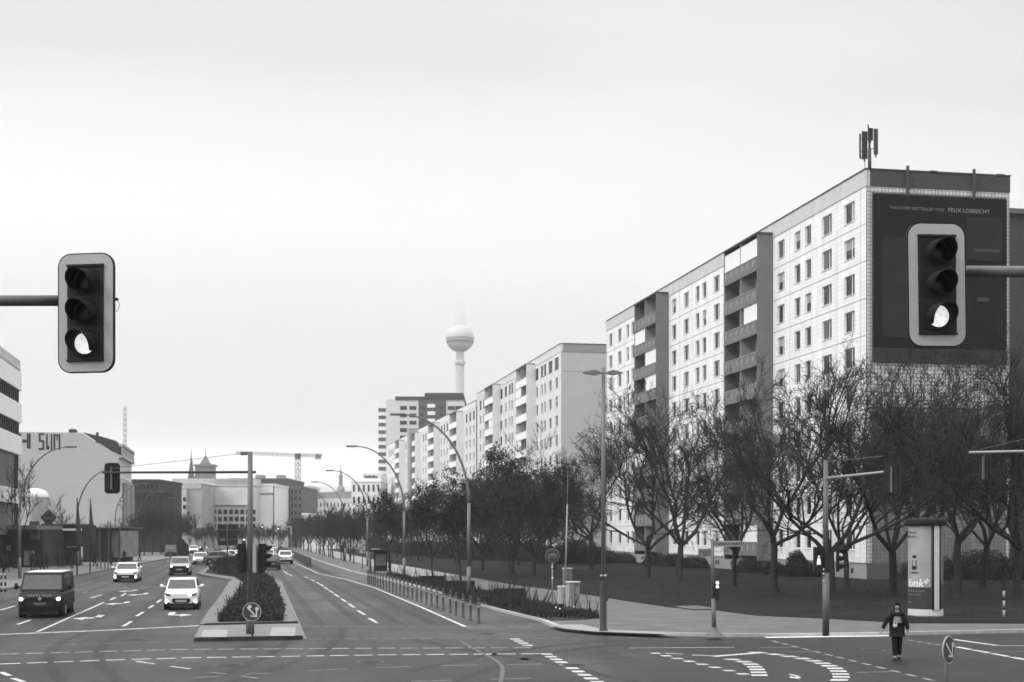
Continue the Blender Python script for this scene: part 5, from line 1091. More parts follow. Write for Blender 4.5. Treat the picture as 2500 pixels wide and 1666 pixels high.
# shelter
x, y = gp(930, 1402, ZP); dd = dep(1402, ZP); u = dd / F; t = thing('bus_shelter', 'dark glazed bus shelter with a poster panel at the far end of the bollard row', 'bus shelter', (x, y, ZP), R(-3)); hh = zat(1342, dd) - ZP
g = MB(); g.box(-.95, .95, -.5, 3.4, hh - .16, hh); g.build('roof', M_BLACKM, t); g = MB(); g.box(-.8, -.1, -.52, 1.6, hh + .001, hh + .05); g.build('roof_light', M_GREYC, t)
g = MB().use(M_BLACK); g.box(-.62, .55, -.12, .1, .25, hh - .17); g.use(mat('dim_poster', .10, .5, .3, 1.5)); g.box(-.5, .42, -.125, -.121, .75, hh - .4); o = g.build('poster_case', parent=t)
for xx in (-.9, .85):
    for yy in (-.4, 1.4, 3.2): g = MB(); g.cyl((xx, yy, 0), (xx, yy, hh - .17), .05, .05, 8); g.build('post', M_POLED, t)
g = MB(); g.box(.86, .88, -.3, 3.1, .3, hh - .3); g.build('glass_wall', M_CGLASS, t); g = MB(); g.box(-.3, .3, 1.2, 3.0, .45, .5); g.build('bench', M_GREYD, t)
g = MB(); g.box(-1.05, -.98, -.45, -.38, 0, 1.9); g.cyl((-1.02, -.46, 1.15), (-1.02, -.44, 1.15), .1, .1, 8); g.build('ticket_post', M_GREYM, t)
# timetable/chequered totem
x, y = gp(885, 1388, ZP); t = thing('info_totem', 'pale chequered information totem left of the bus shelter', 'sign', (x, y, ZP), -TH); dd = dep(1388, ZP); z0, z1 = zat(1351, dd) - ZP, zat(1320, dd) - ZP
g = MB(); g.box(-.3, .3, -.06, .06, z0, z1); g.build('board', M_GREYC, t); g = MB()
for i in range(4):
    for j in (0, 1):
        if (i + j) % 2: g.box(-.27 + j * .28, -.02 + j * .28, -.07, -.061, z0 + .1 + i * (z1 - z0) / 4.3, z0 + .1 + (i + .7) * (z1 - z0) / 4.3)
g.build('panel', M_GREYD, t); g = MB(); g.cyl((0, 0, 0), (0, 0, z0), .05, .05, 8); g.build('post', M_POLED, t)
# direction sign seen from behind on the median
x, y = gp(556, 1402, ZM); dd = dep(1402, ZM); u = dd / F; t = thing('direction_sign', 'large dark back of a direction sign standing on the median left of the mast', 'road sign', (x, y, ZM), -TH); z0, z1 = zat(1332, dd) - ZM, zat(1281, dd) - ZM
g = MB(); g.box(-24 * u, -2 * u, -.04, .04, z0, z1); g.box(1 * u, 24 * u, -.04, .04, z0, z1); g.build('panel', M_BLACK, t); g = MB(); g.cyl((-.02, -.1, 0), (-.02, -.1, z1), .06, .06, 8); g.build('post', M_POLED, t)
g = MB()
for z in (.3, .75): g.box(-24 * u, 24 * u, -.08, -.05, z0 + (z1 - z0) * z - .03, z0 + (z1 - z0) * z + .03)
g.build('rail', M_GREYD, t); g = MB(); g.cyl((-15 * u, -.06, z0 + .5), (-15 * u, -.045, z0 + .5), .13, .13, 10); g.cyl((-9 * u, -.06, z0 + .5), (-9 * u, -.045, z0 + .5), .13, .13, 10); g.build('sticker', M_GREYM, t)
# railing beside the right carriageway
t = thing('railing', 'long dark low railing along the right carriageway beyond the bollards', 'railing', (0, 0, 0))
Pp = [gp(759, 1385), gp(732, 1371), gp(700, 1354), gp(676, 1341.5)]
g = MB()
for i in range(len(Pp) - 1):
    a = Vector((*Pp[i], 0)); b = Vector((*Pp[i + 1], 0)); n = int((b - a).length / .16)
    g.cyl(a + Vector((0, 0, 1.0)), b + Vector((0, 0, 1.0)), .04, .04, 5); g.cyl(a + Vector((0, 0, .12)), b + Vector((0, 0, .12)), .03, .03, 5)
    for k in range(min(n, 260)): p = a + (b - a) * k / min(n, 260); g.cyl(p + Vector((0, 0, .0)), p + Vector((0, 0, 1.0)), .022, .022, 4, caps=False)
g.build('bars', M_POLED, t)
g = MB()
for i in range(len(Pp) - 1):
    a = Vector((*Pp[i], 0)); b = Vector((*Pp[i + 1], 0)); n = Vector(((b - a).y, -(b - a).x, 0)).normalized() * .05; g.poly([a + n, b + n, b + n + Vector((0, 0, .96)), a + n + Vector((0, 0, .96))]); g.poly([a - n, b - n, b - n + Vector((0, 0, .96)), a - n + Vector((0, 0, .96))][::-1])
g.build('infill_panel', mat('railing_panel', .055, .6, .15, 1), t)
# furled flags on the left
for px, yt, yb, lab in ((188, 1215, 1404, 'tall dark furled flag left of the second, beside the curved lamp arm'), (220, 1217, 1398, 'tall dark furled flag standing alone before the graffiti gable')):
    x, y = gp(px, yb, .12); d_ = dep(yb, .12); zt = zat(yt, d_) - .12; t = thing('furled_flag', lab, 'flag', (x, y, .12), 0, 'furled flags on the left pavement')
    g = MB(); g.cyl((0, 0, 0), (0, 0, zt), .06, .035, 8); g.build('pole', M_POLED, t)
    g = MB(); g.tube([(.02, 0, zt - .1), (.05, 0, zt - 1), (.09, 0, zt - 2), (.14, 0, zt - 3), (.16, 0, zt - 3.9), (.1, 0, zt - 4.6)], [.03, .1, .16, .22, .24, .1], 8); g.build('cloth', mat('flag_cloth', .06, .9, .2, 2), t)
# pale frame at the street end, and traffic lights with lit lamps
dd = 300; x, y = at(697, dd); u = dd / F; t = thing('gantry_frame', 'pale square portal frame over the far end of the right carriageway', 'frame', (x, y, 0), -TH)
g = MB(); g.box(-15 * u, 15 * u, -.15, .15, zat(1288, dd), zat(1285, dd)); g.box(12 * u, 15.5 * u, -.2, .2, zat(1307, dd), zat(1288, dd) - .01); g.box(-15 * u, -14 * u, -.1, .1, 0, zat(1288, dd) - .01); g.box(13.3 * u, 14.3 * u, -.1, .1, 0, zat(1307, dd) - .01); g.build('frame', M_GREYC, t)
for px, py, d_, lab in ((641, 1287, 280, 'tiny distant signal with one lit lamp left of the pale frame'), (680, 1291, 285, 'tiny distant signal with lit lamps at the corner of the pale frame'), (597, 1318, 210, 'distant lit signal just left of the median mast')):
    x, y = at(px, d_); t = thing('traffic_light', lab, 'traffic light', (x, y, 0), -TH, 'distant lit signals'); z = zat(py, d_)
    g = MB(); g.cyl((0, 0, 0), (0, 0, z + .4), .07, .06, 8); g.build('pole', M_POLED, t); g = MB(); g.box(-.2, .2, -.25, -.05, z - .6, z + .5); g.build('housing', M_BLACK, t); g = MB(); g.cyl((0, -.3, z), (0, -.255, z), .16, .16, 12); g.build('lit_lens', M_LIT, t)
# small striped barrier posts at the left edge
for px, lab in ((3, 'black and white striped short post at the far left edge by the van'), (13, 'second black and white striped short post at the left edge')):
    x, y = gp(px, 1446, .12); t = thing('marker_post', lab, 'post', (x, y, .12), 0, 'striped posts at the left kerb'); g = MB(); g.cyl((0, 0, 0), (0, 0, 1.2), .06, .06, 8); g.build('post', M_BLACKM, t); g = MB()
    for z0 in (.15, .55, .95): g.cyl((0, 0, z0), (0, 0, z0 + .22), .066, .066, 8)
    g.build('band', M_GREYC, t)
# ------------------------------------------------------------------ vehicles
def loft(mb, st, n=28, p=.42, smooth=True):
    """st: (y, halfwidth, z0, z1)"""
    b = len(mb.v)
    for (y, w_, z0, z1) in st:
        zc, h = (z0 + z1) / 2, (z1 - z0) / 2
        for i in range(n):
            a = 2 * math.pi * (i + .5) / n; c_, s_ = math.cos(a), math.sin(a)
            mb.v.append((w_ * math.copysign(abs(c_) ** p, c_), y, zc + h * math.copysign(abs(s_) ** p, s_)))
    for k in range(len(st) - 1):
        for i in range(n):
            j = (i + 1) % n; mb.face((b + k * n + i, b + (k + 1) * n + i, b + (k + 1) * n + j, b + k * n + j), smooth)
    mb.face([b + i for i in range(n)]); mb.face([b + (len(st) - 1) * n + i for i in range(n)][::-1])
def vehicle(name, label, cat, loc, rz, L_, W, Ht, paint, belt, hood, gh, lights='front', van=False, group=None, grille=(.36, .12, .42), foglit=False, lower=None, taper=.18):
    """front faces local -y. gh = (y windscreen foot, y windscreen top, y rear top, y rear foot) from the front"""
    t = thing(name, label, cat, loc, rz, group); y0 = -L_ / 2; hw = W / 2; gc = .19
    st = [(y0, hw * .74, gc + .14, hood * .82), (y0 + .05, hw * .86, gc + .05, hood * .88), (y0 + .16, hw * .94, gc, hood * .94), (y0 + .4, hw * .99, gc - .01, hood), (y0 + gh[0] - .1, hw, gc - .01, belt - .02), (y0 + gh[0] + .35, hw, gc - .01, belt), (0, hw, gc - .01, belt + .01), (L_ / 2 - .5, hw, gc, belt + .02), (L_ / 2 - .18, hw * .96, gc + .03, belt), (L_ / 2 - .04, hw * .88, gc + .1, belt - .06), (L_ / 2, hw * .78, gc + .18, belt - .14)]
    g = MB(); loft(g, st, p=.36); g.build('body', paint, t, recalc=True)
    wb = hw * (.96 if van else .93); wt = hw * (1 - taper * .62) if van else hw * (1 - taper * 1.25); ft, tt, rt, rf_ = [y0 + q for q in gh]
    zb, zt = belt - .06, Ht
    bot = [(-wb, ft), (wb, ft), (wb, rf_), (-wb, rf_)]; top = [(-wt, tt), (wt, tt), (wt, rt), (-wt, rt)]
    bm = bmesh.new(); vs = [bm.verts.new((x, y, zb)) for x, y in bot] + [bm.verts.new((x, y, zt)) for x, y in top]
    for q in ((0, 3, 2, 1), (4, 5, 6, 7), (0, 1, 5, 4), (1, 2, 6, 5), (2, 3, 7, 6), (3, 0, 4, 7)): bm.faces.new([vs[i] for i in q])
    bmesh.ops.bevel(bm, geom=[e for e in bm.edges], offset=.075, segments=3, affect='EDGES', profile=.6); bmesh.ops.recalc_face_normals(bm, faces=bm.faces)
    me = bpy.data.meshes.new('cabin'); bm.to_mesh(me); bm.free(); me.materials.append(paint); me.polygons.foreach_set('use_smooth', [True] * len(me.polygons)); o = bpy.data.objects.new('cabin', me); C.objects.link(o); o.parent = t
    def pane(A, B_, C2, D2, ins, nm, out_, m_=None):
        A, B_, C2, D2 = map(Vector, (A, B_, C2, D2)); c0 = (A + B_ + C2 + D2) / 4; nn = (B_ - A).cross(D2 - A).normalized()
        if nn.dot(Vector(out_)) < 0: nn = -nn
        def q(u_, v_): return (A * (1 - u_) + B_ * u_) * (1 - v_) + (D2 * (1 - u_) + C2 * u_) * v_
        a, b, c_, d_ = ins; pts = [q(a, c_), q(b, c_), q(b, d_), q(a, d_)]
        g = MB(); k = [p + nn * .012 for p in pts]; k2 = [p - nn * .02 for p in pts]; g.poly(k)
        for i in range(4): j = (i + 1) % 4; g.poly([k[i], k[j], k2[j], k2[i]])
        return g.build(nm, m_ or M_CGLASS, t, recalc=True)
    B4 = [(x, y, zb) for x, y in bot]; T4 = [(x, y, zt) for x, y in top]
    pane(B4[0], B4[1], T4[1], T4[0], (.045, .955, .12, .86), 'windscreen', (0, -1, .5)); pane(B4[2], B4[3], T4[3], T4[2], (.08, .92, .2, .84), 'rear_window', (0, 1, .3))
    for sd in (1, -1):
        q = (B4[1], B4[2], T4[2], T4[1]) if sd > 0 else (B4[0], B4[3], T4[3], T4[0])
        if van: pane(*q, (.04, .24, .2, .86), 'side_window', (sd, 0, .2)); 
        else: pane(*q, (.07, .47, .2, .88), 'side_window', (sd, 0, .2)); pane(*q, (.5, .9, .2, .88), 'side_window', (sd, 0, .2))
    if van:
        pane(B4[1], B4[2], T4[2], T4[1], (.28, .55, .25, .86), 'side_window', (1, 0, .2), M_GLASSG)
    yf = y0
    g = MB(); gw, gz0, gz1 = grille[0] * W, *[0, 0]
    gz0, gz1 = grille[1] + gc, grille[2] + gc
    g.prism([(-gw * .8, gz0), (gw * .8, gz0), (gw, (gz0 + gz1) / 2), (gw * .9, gz1), (-gw * .9, gz1), (-gw, (gz0 + gz1) / 2)], yf - .015, yf + .2); g.build('grille', M_BLACKM, t, recalc=True)
    g = MB(); g.box(-.26, .26, yf - .03, yf - .016, (gz0 + gz1) / 2 - .07, (gz0 + gz1) / 2 + .045); o = g.build('number_plate', M_PLATE if not van else M_GREYD, t)
    g = MB(); g.box(-hw * .8, hw * .8, yf + .0, yf + .25, gc - .02, gc + .1); g.build('lower_bumper', M_BLACKM, t)
    zl = hood * .78
    for sd in (1, -1):
        g = MB(); g.prism([(sd * hw * .58, zl - .08), (sd * hw * .86, zl - .04), (sd * hw * .93, zl + .1), (sd * hw * .62, zl + .03)], yf + .0, yf + .3)
        hl = g.build('headlight', M_GREYD if not van else M_GREYC, t, recalc=True)
        if lights in ('front', 'fog', 'mid'):
            lz = zl if lights == 'front' else gc + .2 if lights == 'fog' else zl - .08; lx = sd * hw * (.74 if lights != 'fog' else .82) * (1.1 if van else 1); rr = .07 if not van else .05
            g = MB(); g.lathe([(rr * math.sin(R(a)) * (1.5 if van else 1), rr * .5 * math.cos(R(a))) for a in range(0, 91, 15)], 14); o = g.build('lamp', M_LAMP, hl); o.matrix_local = Matrix.Translation((lx, yf - .0, lz)) @ Matrix.Rotation(R(90), 4, 'X')
        # wheels
        for yy in (y0 + L_ * .19, y0 + L_ * .81):
            rw = .33 if van else .3; xo = sd * (hw - .085)
            g = MB(); g.cyl((sd * (hw - .28), yy, rw + .02), (sd * (hw + .003), yy, rw + .02), rw + .06, rw + .06, 20); g.build('wheel_arch', M_BLACKM, t)
            g = MB(); g.cyl((xo - sd * .1, yy, rw), (xo + sd * .1, yy, rw), rw, rw, 20); wl = g.build('wheel', M_TYRE, t)
            g = MB(); g.cyl((xo + sd * .08, yy, rw), (xo + sd * .108, yy, rw), rw * .64, rw * .6, 14); g.build('rim', M_RIM, wl)
        g = MB(); mzz = belt + (.12 if not van else .1); my = ft + (tt - ft) * .28 + .12; mw = .1 if not van else .12
        g.box(sd * (wb - .03) if sd > 0 else sd * (wb + .12), sd * (wb + .12) if sd > 0 else sd * (wb - .03), my, my + .06, mzz - .02, mzz + .03)
        b = len(g.v); g.lathe([(.001, -.08 - .04 * van), (.07, -.07), (.1, 0), (.07, .07 + .1 * van), (.001, .08 + .12 * van)], 10, c=(sd * (wb + .2), my + .03, mzz + .03)); g.build('mirror', paint if not van else M_BLACK, t)
        g = MB(); g.box(*sorted((sd * hw * .66, sd * hw * .9)), L_ / 2 - .07, L_ / 2 + .012, belt - .32, belt - .12); g.build('tail_light', mat('tail_lamp', .12, .3, .1, 5), t)
    g = MB(); g.box(-.26, .26, L_ / 2 - .03, L_ / 2 + .015, belt - .42, belt - .3); g.build('number_plate', M_PLATE, t)
    if lower: g = MB(); g.box(-hw * .93, hw * .93, L_ / 2 - .1, L_ / 2 + .02, .25, .5); g.build('rear_bumper', M_BLACKM, t)
    return t
def front_at(px, py, L_, z=0):
    x, y = gp(px, py, z); return (x, y + L_ / 2, z)
HATCH = dict(belt=.98, hood=.93, gh=(.75, 1.5, 3.1, 3.65))
t = vehicle('parked_van', 'x', 'van', front_at(97, 1509, 5.0), R(0), 5.0, 1.93, 1.96, mat('van_paint', .012, .5, .08, 1, spec=.12), 1.18, 1.06, (.62, 1.25, 4.75, 4.95), van=True, grille=(.3, .28, .6)); t.name = 'van'; t['label'] = 'dark delivery van with lit headlights approaching in the left lane'
g = MB(); g.box(-.74, .74, -1.2, 2.2, 1.962, 1.985); g.build('roof', mat('van_roof_highlight', .7), t)  # white sheet on the dark roof: its highlight put in as colour
o = scribble(t, -.52, .5, 1.0, .13, M_GREYC, -2.435, seed=9, gaps=((-.02, .08),)); o.rotation_euler = (0, 0, 0)
g = MB(); g.prism([(0, .74), (.085, .84), (0, .94), (-.085, .84)], -2.56, -2.5); g.prism([(0, .79), (.04, .84), (0, .89), (-.04, .84)], -2.565, -2.56); g.build('badge', M_GAL, t, recalc=True)
t = vehicle('car', 'white small hatchback with round fog lamps lit, nearest in the lane beside the median', 'car', front_at(442, 1489, 3.7), R(0), 3.7, 1.66, 1.5, M_CARW, lights='fog', grille=(.27, .13, .36), **HATCH)
g = MB(); g.cyl((.42, -1.86, .74), (.42, -1.8, .74), .075, .075, 12); g.build('lamp', M_LAMP, t)
g = MB()
for sx_ in (-.3, .32): g.lathe([(.001, -.12), (.1, -.08), (.11, .02), (.08, .1), (.001, .13)], 10, c=(sx_, -.25, 1.18))
g.build('head_rest', M_GREYC, t)
g = MB()
for s in (-1, 1): g.prism([(s * .52, .3), (s * .72, .3), (s * .66, .44)], -1.87, -1.75)
g.build('fog_lamp_surround', M_BLACKM, t, recalc=True)
vehicle('car', 'white saloon car with lit lamps low in its bumper, beyond the dark van', 'car', front_at(306, 1422, 4.4), 0, 4.4, 1.83, 1.46, M_CARW, .97, .9, (1.1, 1.85, 3.3, 4.1), lights='fog', grille=(.4, .08, .38))
vehicle('car', 'pale sport utility car with black grille and lit headlights behind the white hatchback', 'car', front_at(438, 1405, 4.4), 0, 4.4, 1.86, 1.62, M_CARS, 1.05, 1.0, (1.0, 1.65, 3.6, 4.2), lights='front', grille=(.46, .05, .62))
vehicle('car', 'white car with both headlights lit, farther up the lane beside the median', 'car', front_at(488, 1380, 4.2), 0, 4.2, 1.8, 1.48, M_CARW, .97, .92, (1.0, 1.75, 3.3, 4.0), lights='front', grille=(.42, .06, .3))
vehicle('car', 'dark car with bright headlights just behind the farther white car', 'car', front_at(509, 1361, 4.4), 0, 4.4, 1.84, 1.5, M_CARD, .99, .94, (1.0, 1.75, 3.5, 4.1), lights='front')
x, y = gp(416, 1361); vehicle('car', 'dark van shaped car standing by the left kerb beyond the pale car', 'car', (x, y + 2.3, 0), 0, 4.6, 1.85, 1.9, M_CARD, 1.15, 1.05, (.7, 1.3, 4.3, 4.5), lights='none', van=True)
def rear_at(px, py, L_): x, y = gp(px, py); return (x, y + L_ / 2, 0)
vehicle('car', 'dark car seen from behind in the right carriageway next to the median', 'car', rear_at(664, 1392, 4.2), math.pi, 4.2, 1.76, 1.5, M_CARD, 1.0, .92, (1.0, 1.75, 3.5, 4.1), lights='none', lower=True)
vehicle('car', 'white sport utility car seen from behind beside the dark railing', 'car', rear_at(697, 1377, 4.4), math.pi, 4.4, 1.84, 1.62, M_CARW, 1.02, .95, (1.0, 1.7, 3.8, 4.3), lights='none', lower=True)
vehicle('car', 'white car seen from behind directly ahead of the dark one', 'car', rear_at(655, 1371, 4.4), math.pi, 4.4, 1.8, 1.62, M_CARW, 1.05, .95, (1.0, 1.7, 3.9, 4.3), lights='none')
vehicle('car', 'tiny white van driving away at the far end of the right carriageway', 'car', rear_at(650, 1336, 4.8), math.pi, 4.8, 1.95, 2.1, M_CARW, 1.15, 1.0, (.8, 1.3, 4.6, 4.75), lights='none', van=True)
for px, py, pm, lab, rr in ((472, 1352, M_CARW, 'tiny white car far up the left carriageway', 0), (497, 1345, M_CARD, 'tiny dark car far up the left carriageway beside the median', 0), (641, 1352, M_CARD, 'small dark car far ahead in the right carriageway, left lane', math.pi), (668, 1349, M_CARS, 'small grey car far ahead in the right carriageway near the railing', math.pi)):
    x, y = gp(px, py); vehicle('car', lab, 'car', (x, y + 2.2, 0), rr, 4.4, 1.8, 1.5, pm, .98, .92, (1.0, 1.75, 3.4, 4.1), lights='front' if rr == 0 else 'none')
x, y = at(572, 175); vehicle('car', 'white car half hidden by the dark signal heads on the median', 'car', (x, y, .15), R(60), 4.3, 1.8, 1.5, M_CARW, .98, .92, (1.0, 1.75, 3.4, 4.1), lights='none')
x, y = at(545, 165); vehicle('car', 'dark car parked beneath the big dark direction sign on the median', 'car', (x, y, .15), R(75), 4.3, 1.8, 1.5, M_CARG, .98, .92, (1.0, 1.75, 3.4, 4.1), lights='none')

# ------------------------------------------------------------------ people
def skin_mesh(name, verts, edges, radii, root_i=0, sub=2):
    me = bpy.data.meshes.new(name); me.from_pydata([tuple(v) for v in verts], edges, []); o = bpy.data.objects.new('tmp_skin', me); C.objects.link(o)
    m = o.modifiers.new('Skin', 'SKIN'); m.use_smooth_shade = True
    for i, r in enumerate(radii):
        sv = me.skin_vertices[0].data[i]; sv.radius = (r, r) if not isinstance(r, tuple) else r; sv.use_root = (i == root_i)
    if sub: s = o.modifiers.new('Sub', 'SUBSURF'); s.levels = sub; s.render_levels = sub
    dg = bpy.context.evaluated_depsgraph_get(); dg.update(); ev = o.evaluated_get(dg); me2 = bpy.data.meshes.new_from_object(ev); me2.name = name
    bpy.data.objects.remove(o); me2.polygons.foreach_set('use_smooth', [True] * len(me2.polygons)); return me2
def person(label, loc, rz, h=1.7, stride=.0, arm=.12, detail=True, coat=M_COAT, group=None, lod=1):
    s = h / 1.7; t = thing('person', label, 'person', loc, rz, group)
    st = stride
    V = [(0, 0, .95), (0, 0, 1.12), (0, .01, 1.32), (0, .01, 1.43), (0, 0, 1.50), (0, -.01, 1.56), (0, -.015, 1.64),
         (-.095, 0, .9), (-.07, -st * .5, .50), (-.065, -st + .05, .09), (-.07, -st - .1, .035),
         (.095, 0, .9), (.07, st * .2, .50), (.065, st + .06, .11), (.07, st - .09, .035),
         (-.13, .01, 1.37), (-.25 - arm * .6, .03, 1.12), (-.33 - arm, -.01, .90),
         (.13, .01, 1.37), (.25 + arm * .3, .02, 1.12), (.27 + arm * .4, -.02, .88)]
    E_ = [(0, 1), (1, 2), (2, 3), (3, 4), (4, 5), (5, 6), (0, 7), (7, 8), (8, 9), (9, 10), (0, 11), (11, 12), (12, 13), (13, 14), (3, 15), (15, 16), (16, 17), (3, 18), (18, 19), (19, 20)]
    Rr = [(.15, .12), (.15, .11), (.13, .10), (.09, .08), (.05, .05), (.075, .085), (.075, .09), (.1, .1), (.065, .065), (.045, .05), (.045, .035), (.1, .1), (.065, .065), (.045, .05), (.045, .035), .055, .05, .035, .055, .05, .035]
    V = [Vector(v) * s for v in V]; Rr = [tuple(q * s for q in r) if isinstance(r, tuple) else r * s for r in Rr]
    # hands with five fingers
    if detail:
        for sd, wi in ((-1, 17), (1, 20)):
            w0 = V[wi]; dn = (V[wi] - V[wi - 1]).normalized(); pi_ = len(V); V.append(w0 + dn * .05 * s); E_.append((wi, pi_)); Rr.append((.022 * s, .034 * s)); V.append(w0 + dn * .09 * s); E_.append((pi_, pi_ + 1)); Rr.append((.018 * s, .036 * s))
            for k, (off, ln) in enumerate(((-.03, .06), (-.01, .075), (.01, .07), (.03, .055))):
                b = len(V); V.append(V[pi_ + 1] + Vector((0, off, 0)) * s + dn * .02 * s); V.append(V[b] + dn * ln * .55 * s); V.append(V[b + 1] + (dn + Vector((-sd * .5, 0, 0))).normalized() * ln * .45 * s)
                E_ += [(pi_ + 1, b), (b, b + 1), (b + 1, b + 2)]; Rr += [.0095 * s, .009 * s, .0075 * s]
            b = len(V); V.append(V[pi_] + Vector((-sd * .01, -.04, -.01)) * s); V.append(V[b] + (dn + Vector((0, -.5, 0))).normalized() * .04 * s); E_ += [(pi_, b), (b, b + 1)]; Rr += [.011 * s, .009 * s]
    me = skin_mesh('body', V, E_, Rr, 0, 2 if detail else 1)
    me.materials.clear(); me.materials.append(M_SKIN if detail else coat)
    o = bpy.data.objects.new('body', me); C.objects.link(o); o.parent = t
    if detail:
        # coat, trousers, shoes, hair, face details
        CV = [(0, 0, .92), (0, 0, 1.12), (0, .01, 1.32), (0, .01, 1.41), (0, .01, 1.47), (0, 0, .74), (-.14, .01, 1.38), (-.27 - arm * .6, .03, 1.12), (-.325 - arm, -.008, .915), (.14, .01, 1.38), (.25 + arm * .3, .02, 1.12), (.268 + arm * .4, -.018, .90)]
        CE = [(0, 1), (1, 2), (2, 3), (3, 4), (0, 5), (3, 6), (6, 7), (7, 8), (3, 9), (9, 10), (10, 11)]; CR_ = [(.235, .185), (.205, .16), (.175, .14), (.14, .12), (.085, .085), (.20, .17), .08, .075, .055, .08, .075, .055]
        me = skin_mesh('coat', [Vector(v) * s for v in CV], CE, [tuple(q * s for q in r) if isinstance(r, tuple) else r * s for r in CR_], 0, 2); me.materials.clear(); me.materials.append(coat); q = bpy.data.objects.new('coat', me); C.objects.link(q); q.parent = o
        TV = [(0, 0, .9), (-.08, 0, .86), (-.07, -st * .5, .50), (-.065, -st + .05, .12), (.08, 0, .86), (.07, st * .2, .50), (.065, st + .06, .13)]; TE = [(0, 1), (1, 2), (2, 3), (0, 4), (4, 5), (5, 6)]
        me = skin_mesh('trousers', [Vector(v) * s for v in TV], TE, [r * s for r in (.15, .115, .085, .075, .115, .085, .075)], 0, 2); me.materials.clear(); me.materials.append(mat('dark_trousers', .010, .9, .15, 10)); q = bpy.data.objects.new('trousers', me); C.objects.link(q); q.parent = o
        for fx, fy, fz in ((-.068, -st, .045), (.068, st, .05)):
            g = MB(); loft(g, [(fy * s - .2 * s, .02 * s, .01, .05 * s), (fy * s - .15 * s, .045 * s, .0, .075 * s), (fy * s - .03 * s, .05 * s, .0, .1 * s), (fy * s + .08 * s, .045 * s, .0, .12 * s), (fy * s + .11 * s, .03 * s, .01, .1 * s)], 12, .7)
            for i in range(len(g.v)): a = g.v[i]; g.v[i] = (a[0] + fx * s, a[1], a[2])
            g.build('shoe', M_BLACKM, o)
        # hair: cap and long fall
        g = MB()
        for k in range(9):
            for i in range(14): pass
        HV = [(0, -.03, 1.66), (0, .05, 1.66), (0, .085, 1.56), (0, .09, 1.44), (-.075, .0, 1.66), (-.098, -.02, 1.56), (-.11, -.06, 1.44), (-.12, -.1, 1.36), (.075, .0, 1.66), (.095, -.02, 1.57), (.105, -.04, 1.46)]
        me = skin_mesh('hair', [Vector(v) * s for v in HV], [(0, 1), (1, 2), (2, 3), (1, 4), (4, 5), (5, 6), (6, 7), (1, 8), (8, 9), (9, 10)], [r * s for r in (.088, .095, .085, .06, .045, .04, .04, .03, .045, .04, .03)], 1, 2); me.materials.clear(); me.materials.append(M_HAIR); q = bpy.data.objects.new('hair', me); C.objects.link(q); q.parent = o
        g = MB()
        for ex in (-.03, .03): g.lathe([(.001, -.006), (.009, 0), (.001, .006)], 8, c=(ex * s, -.098 * s, 1.615 * s))
        g.box(-.022 * s, .022 * s, -.098 * s, -.085 * s, 1.548 * s, 1.556 * s); g.build('face', M_HAIR, o)
        g = MB(); g.lathe([(.001, -.02), (.013, -.01), (.008, .02), (.001, .03)], 8, c=(0, -.103 * s, 1.585 * s)); g.build('nose', M_SKIN, o)
        for ex in (-.078, .078): g = MB(); g.lathe([(.001, -.03), (.012, -.01), (.014, .015), (.001, .03)], 8, c=(ex * s, .0, 1.605 * s)); g.build('ear', M_SKIN, o)
        q = MB(); q.poly([(-.13 * s, -.2 * s, 1.04 * s), (-.07 * s, -.21 * s, .99 * s), (.0 * s, -.21 * s, 1.03 * s), (-.01 * s, -.205 * s, 1.15 * s), (-.05 * s, -.205 * s, 1.09 * s), (-.1 * s, -.2 * s, 1.14 * s)]); q.build('print', mat('print_grey', .45, .7, .5, 40), o)
    return t
x, y = gp(2190, 1612); person('person with long dark hair in a black coat, walking across the road', (x, y, 0), -TH - R(14), 1.66, .17, .10)
pp = person('x', (0, 0, 0), 0, 1.7, .18, .0, detail=False, coat=mat('far_clothes', .03, .9, .2, 3)); first_p = True
far_people = [(8, 1400, 'dark figure at the far left edge behind the striped posts'), (17, 1397, 'second dark figure from the left edge'), (80, 1392, 'person before the pale shop window of the long pavilion'), (93, 1395, 'tall dark figure left of the raised pavilion'), (104, 1392, 'dark figure beside the left post of the raised pavilion'), (113, 1390, 'dark figure under the left end of the raised pavilion'), (142, 1388, 'dark figure under the middle of the raised pavilion'), (153, 1387, 'person in dark clothes right of the pavilion middle post'), (166, 1386, 'dark figure under the right half of the raised pavilion'), (176, 1389, 'person next to the first furled flag'),
              (231, 1383, 'person walking just right of the second furled flag'), (272, 1382, 'person at the corner of the dark low hall'), (298, 1372, 'person in dark clothes before the ornate house'), (303, 1376, 'person walking close in front of the ornate house corner'), (311, 1370, 'person right of the ornate house door'), (341, 1370, 'person on the left pavement before the dark blocks'), (395, 1356, 'person far up the left pavement before the pale piers')]
for i, (px, py, lab) in enumerate(far_people):
    x, y = gp(px, py, .12); sc_ = random.uniform(.95, 1.08)
    if i == 0: pp.location = (x, y, .12); pp['label'] = lab; pp['group'] = 'people on the left pavement'; pp.rotation_euler = (0, 0, .4)
    else: dup(pp, (x, y, .12), random.uniform(0, 6.28), lab, 'people on the left pavement', (sc_ * 1.1, sc_ * 1.1, sc_))
x, y = gp(855, 1372, ZP); dup(pp, (x, y, ZP), 0, 'lone dark figure on the right footpath beyond the bus shelter', 'people on the right footpath')
x, y = gp(1153, 1374, ZP); dup(pp, (x, y, ZP), .5, 'dark figure on the lawn behind the nearest curved lamp', 'people on the right footpath')
x, y = gp(1113, 1383, ZP); dup(pp, (x, y, ZP), 2, 'figure at the lawn edge left of the second sapling', 'people on the right footpath')

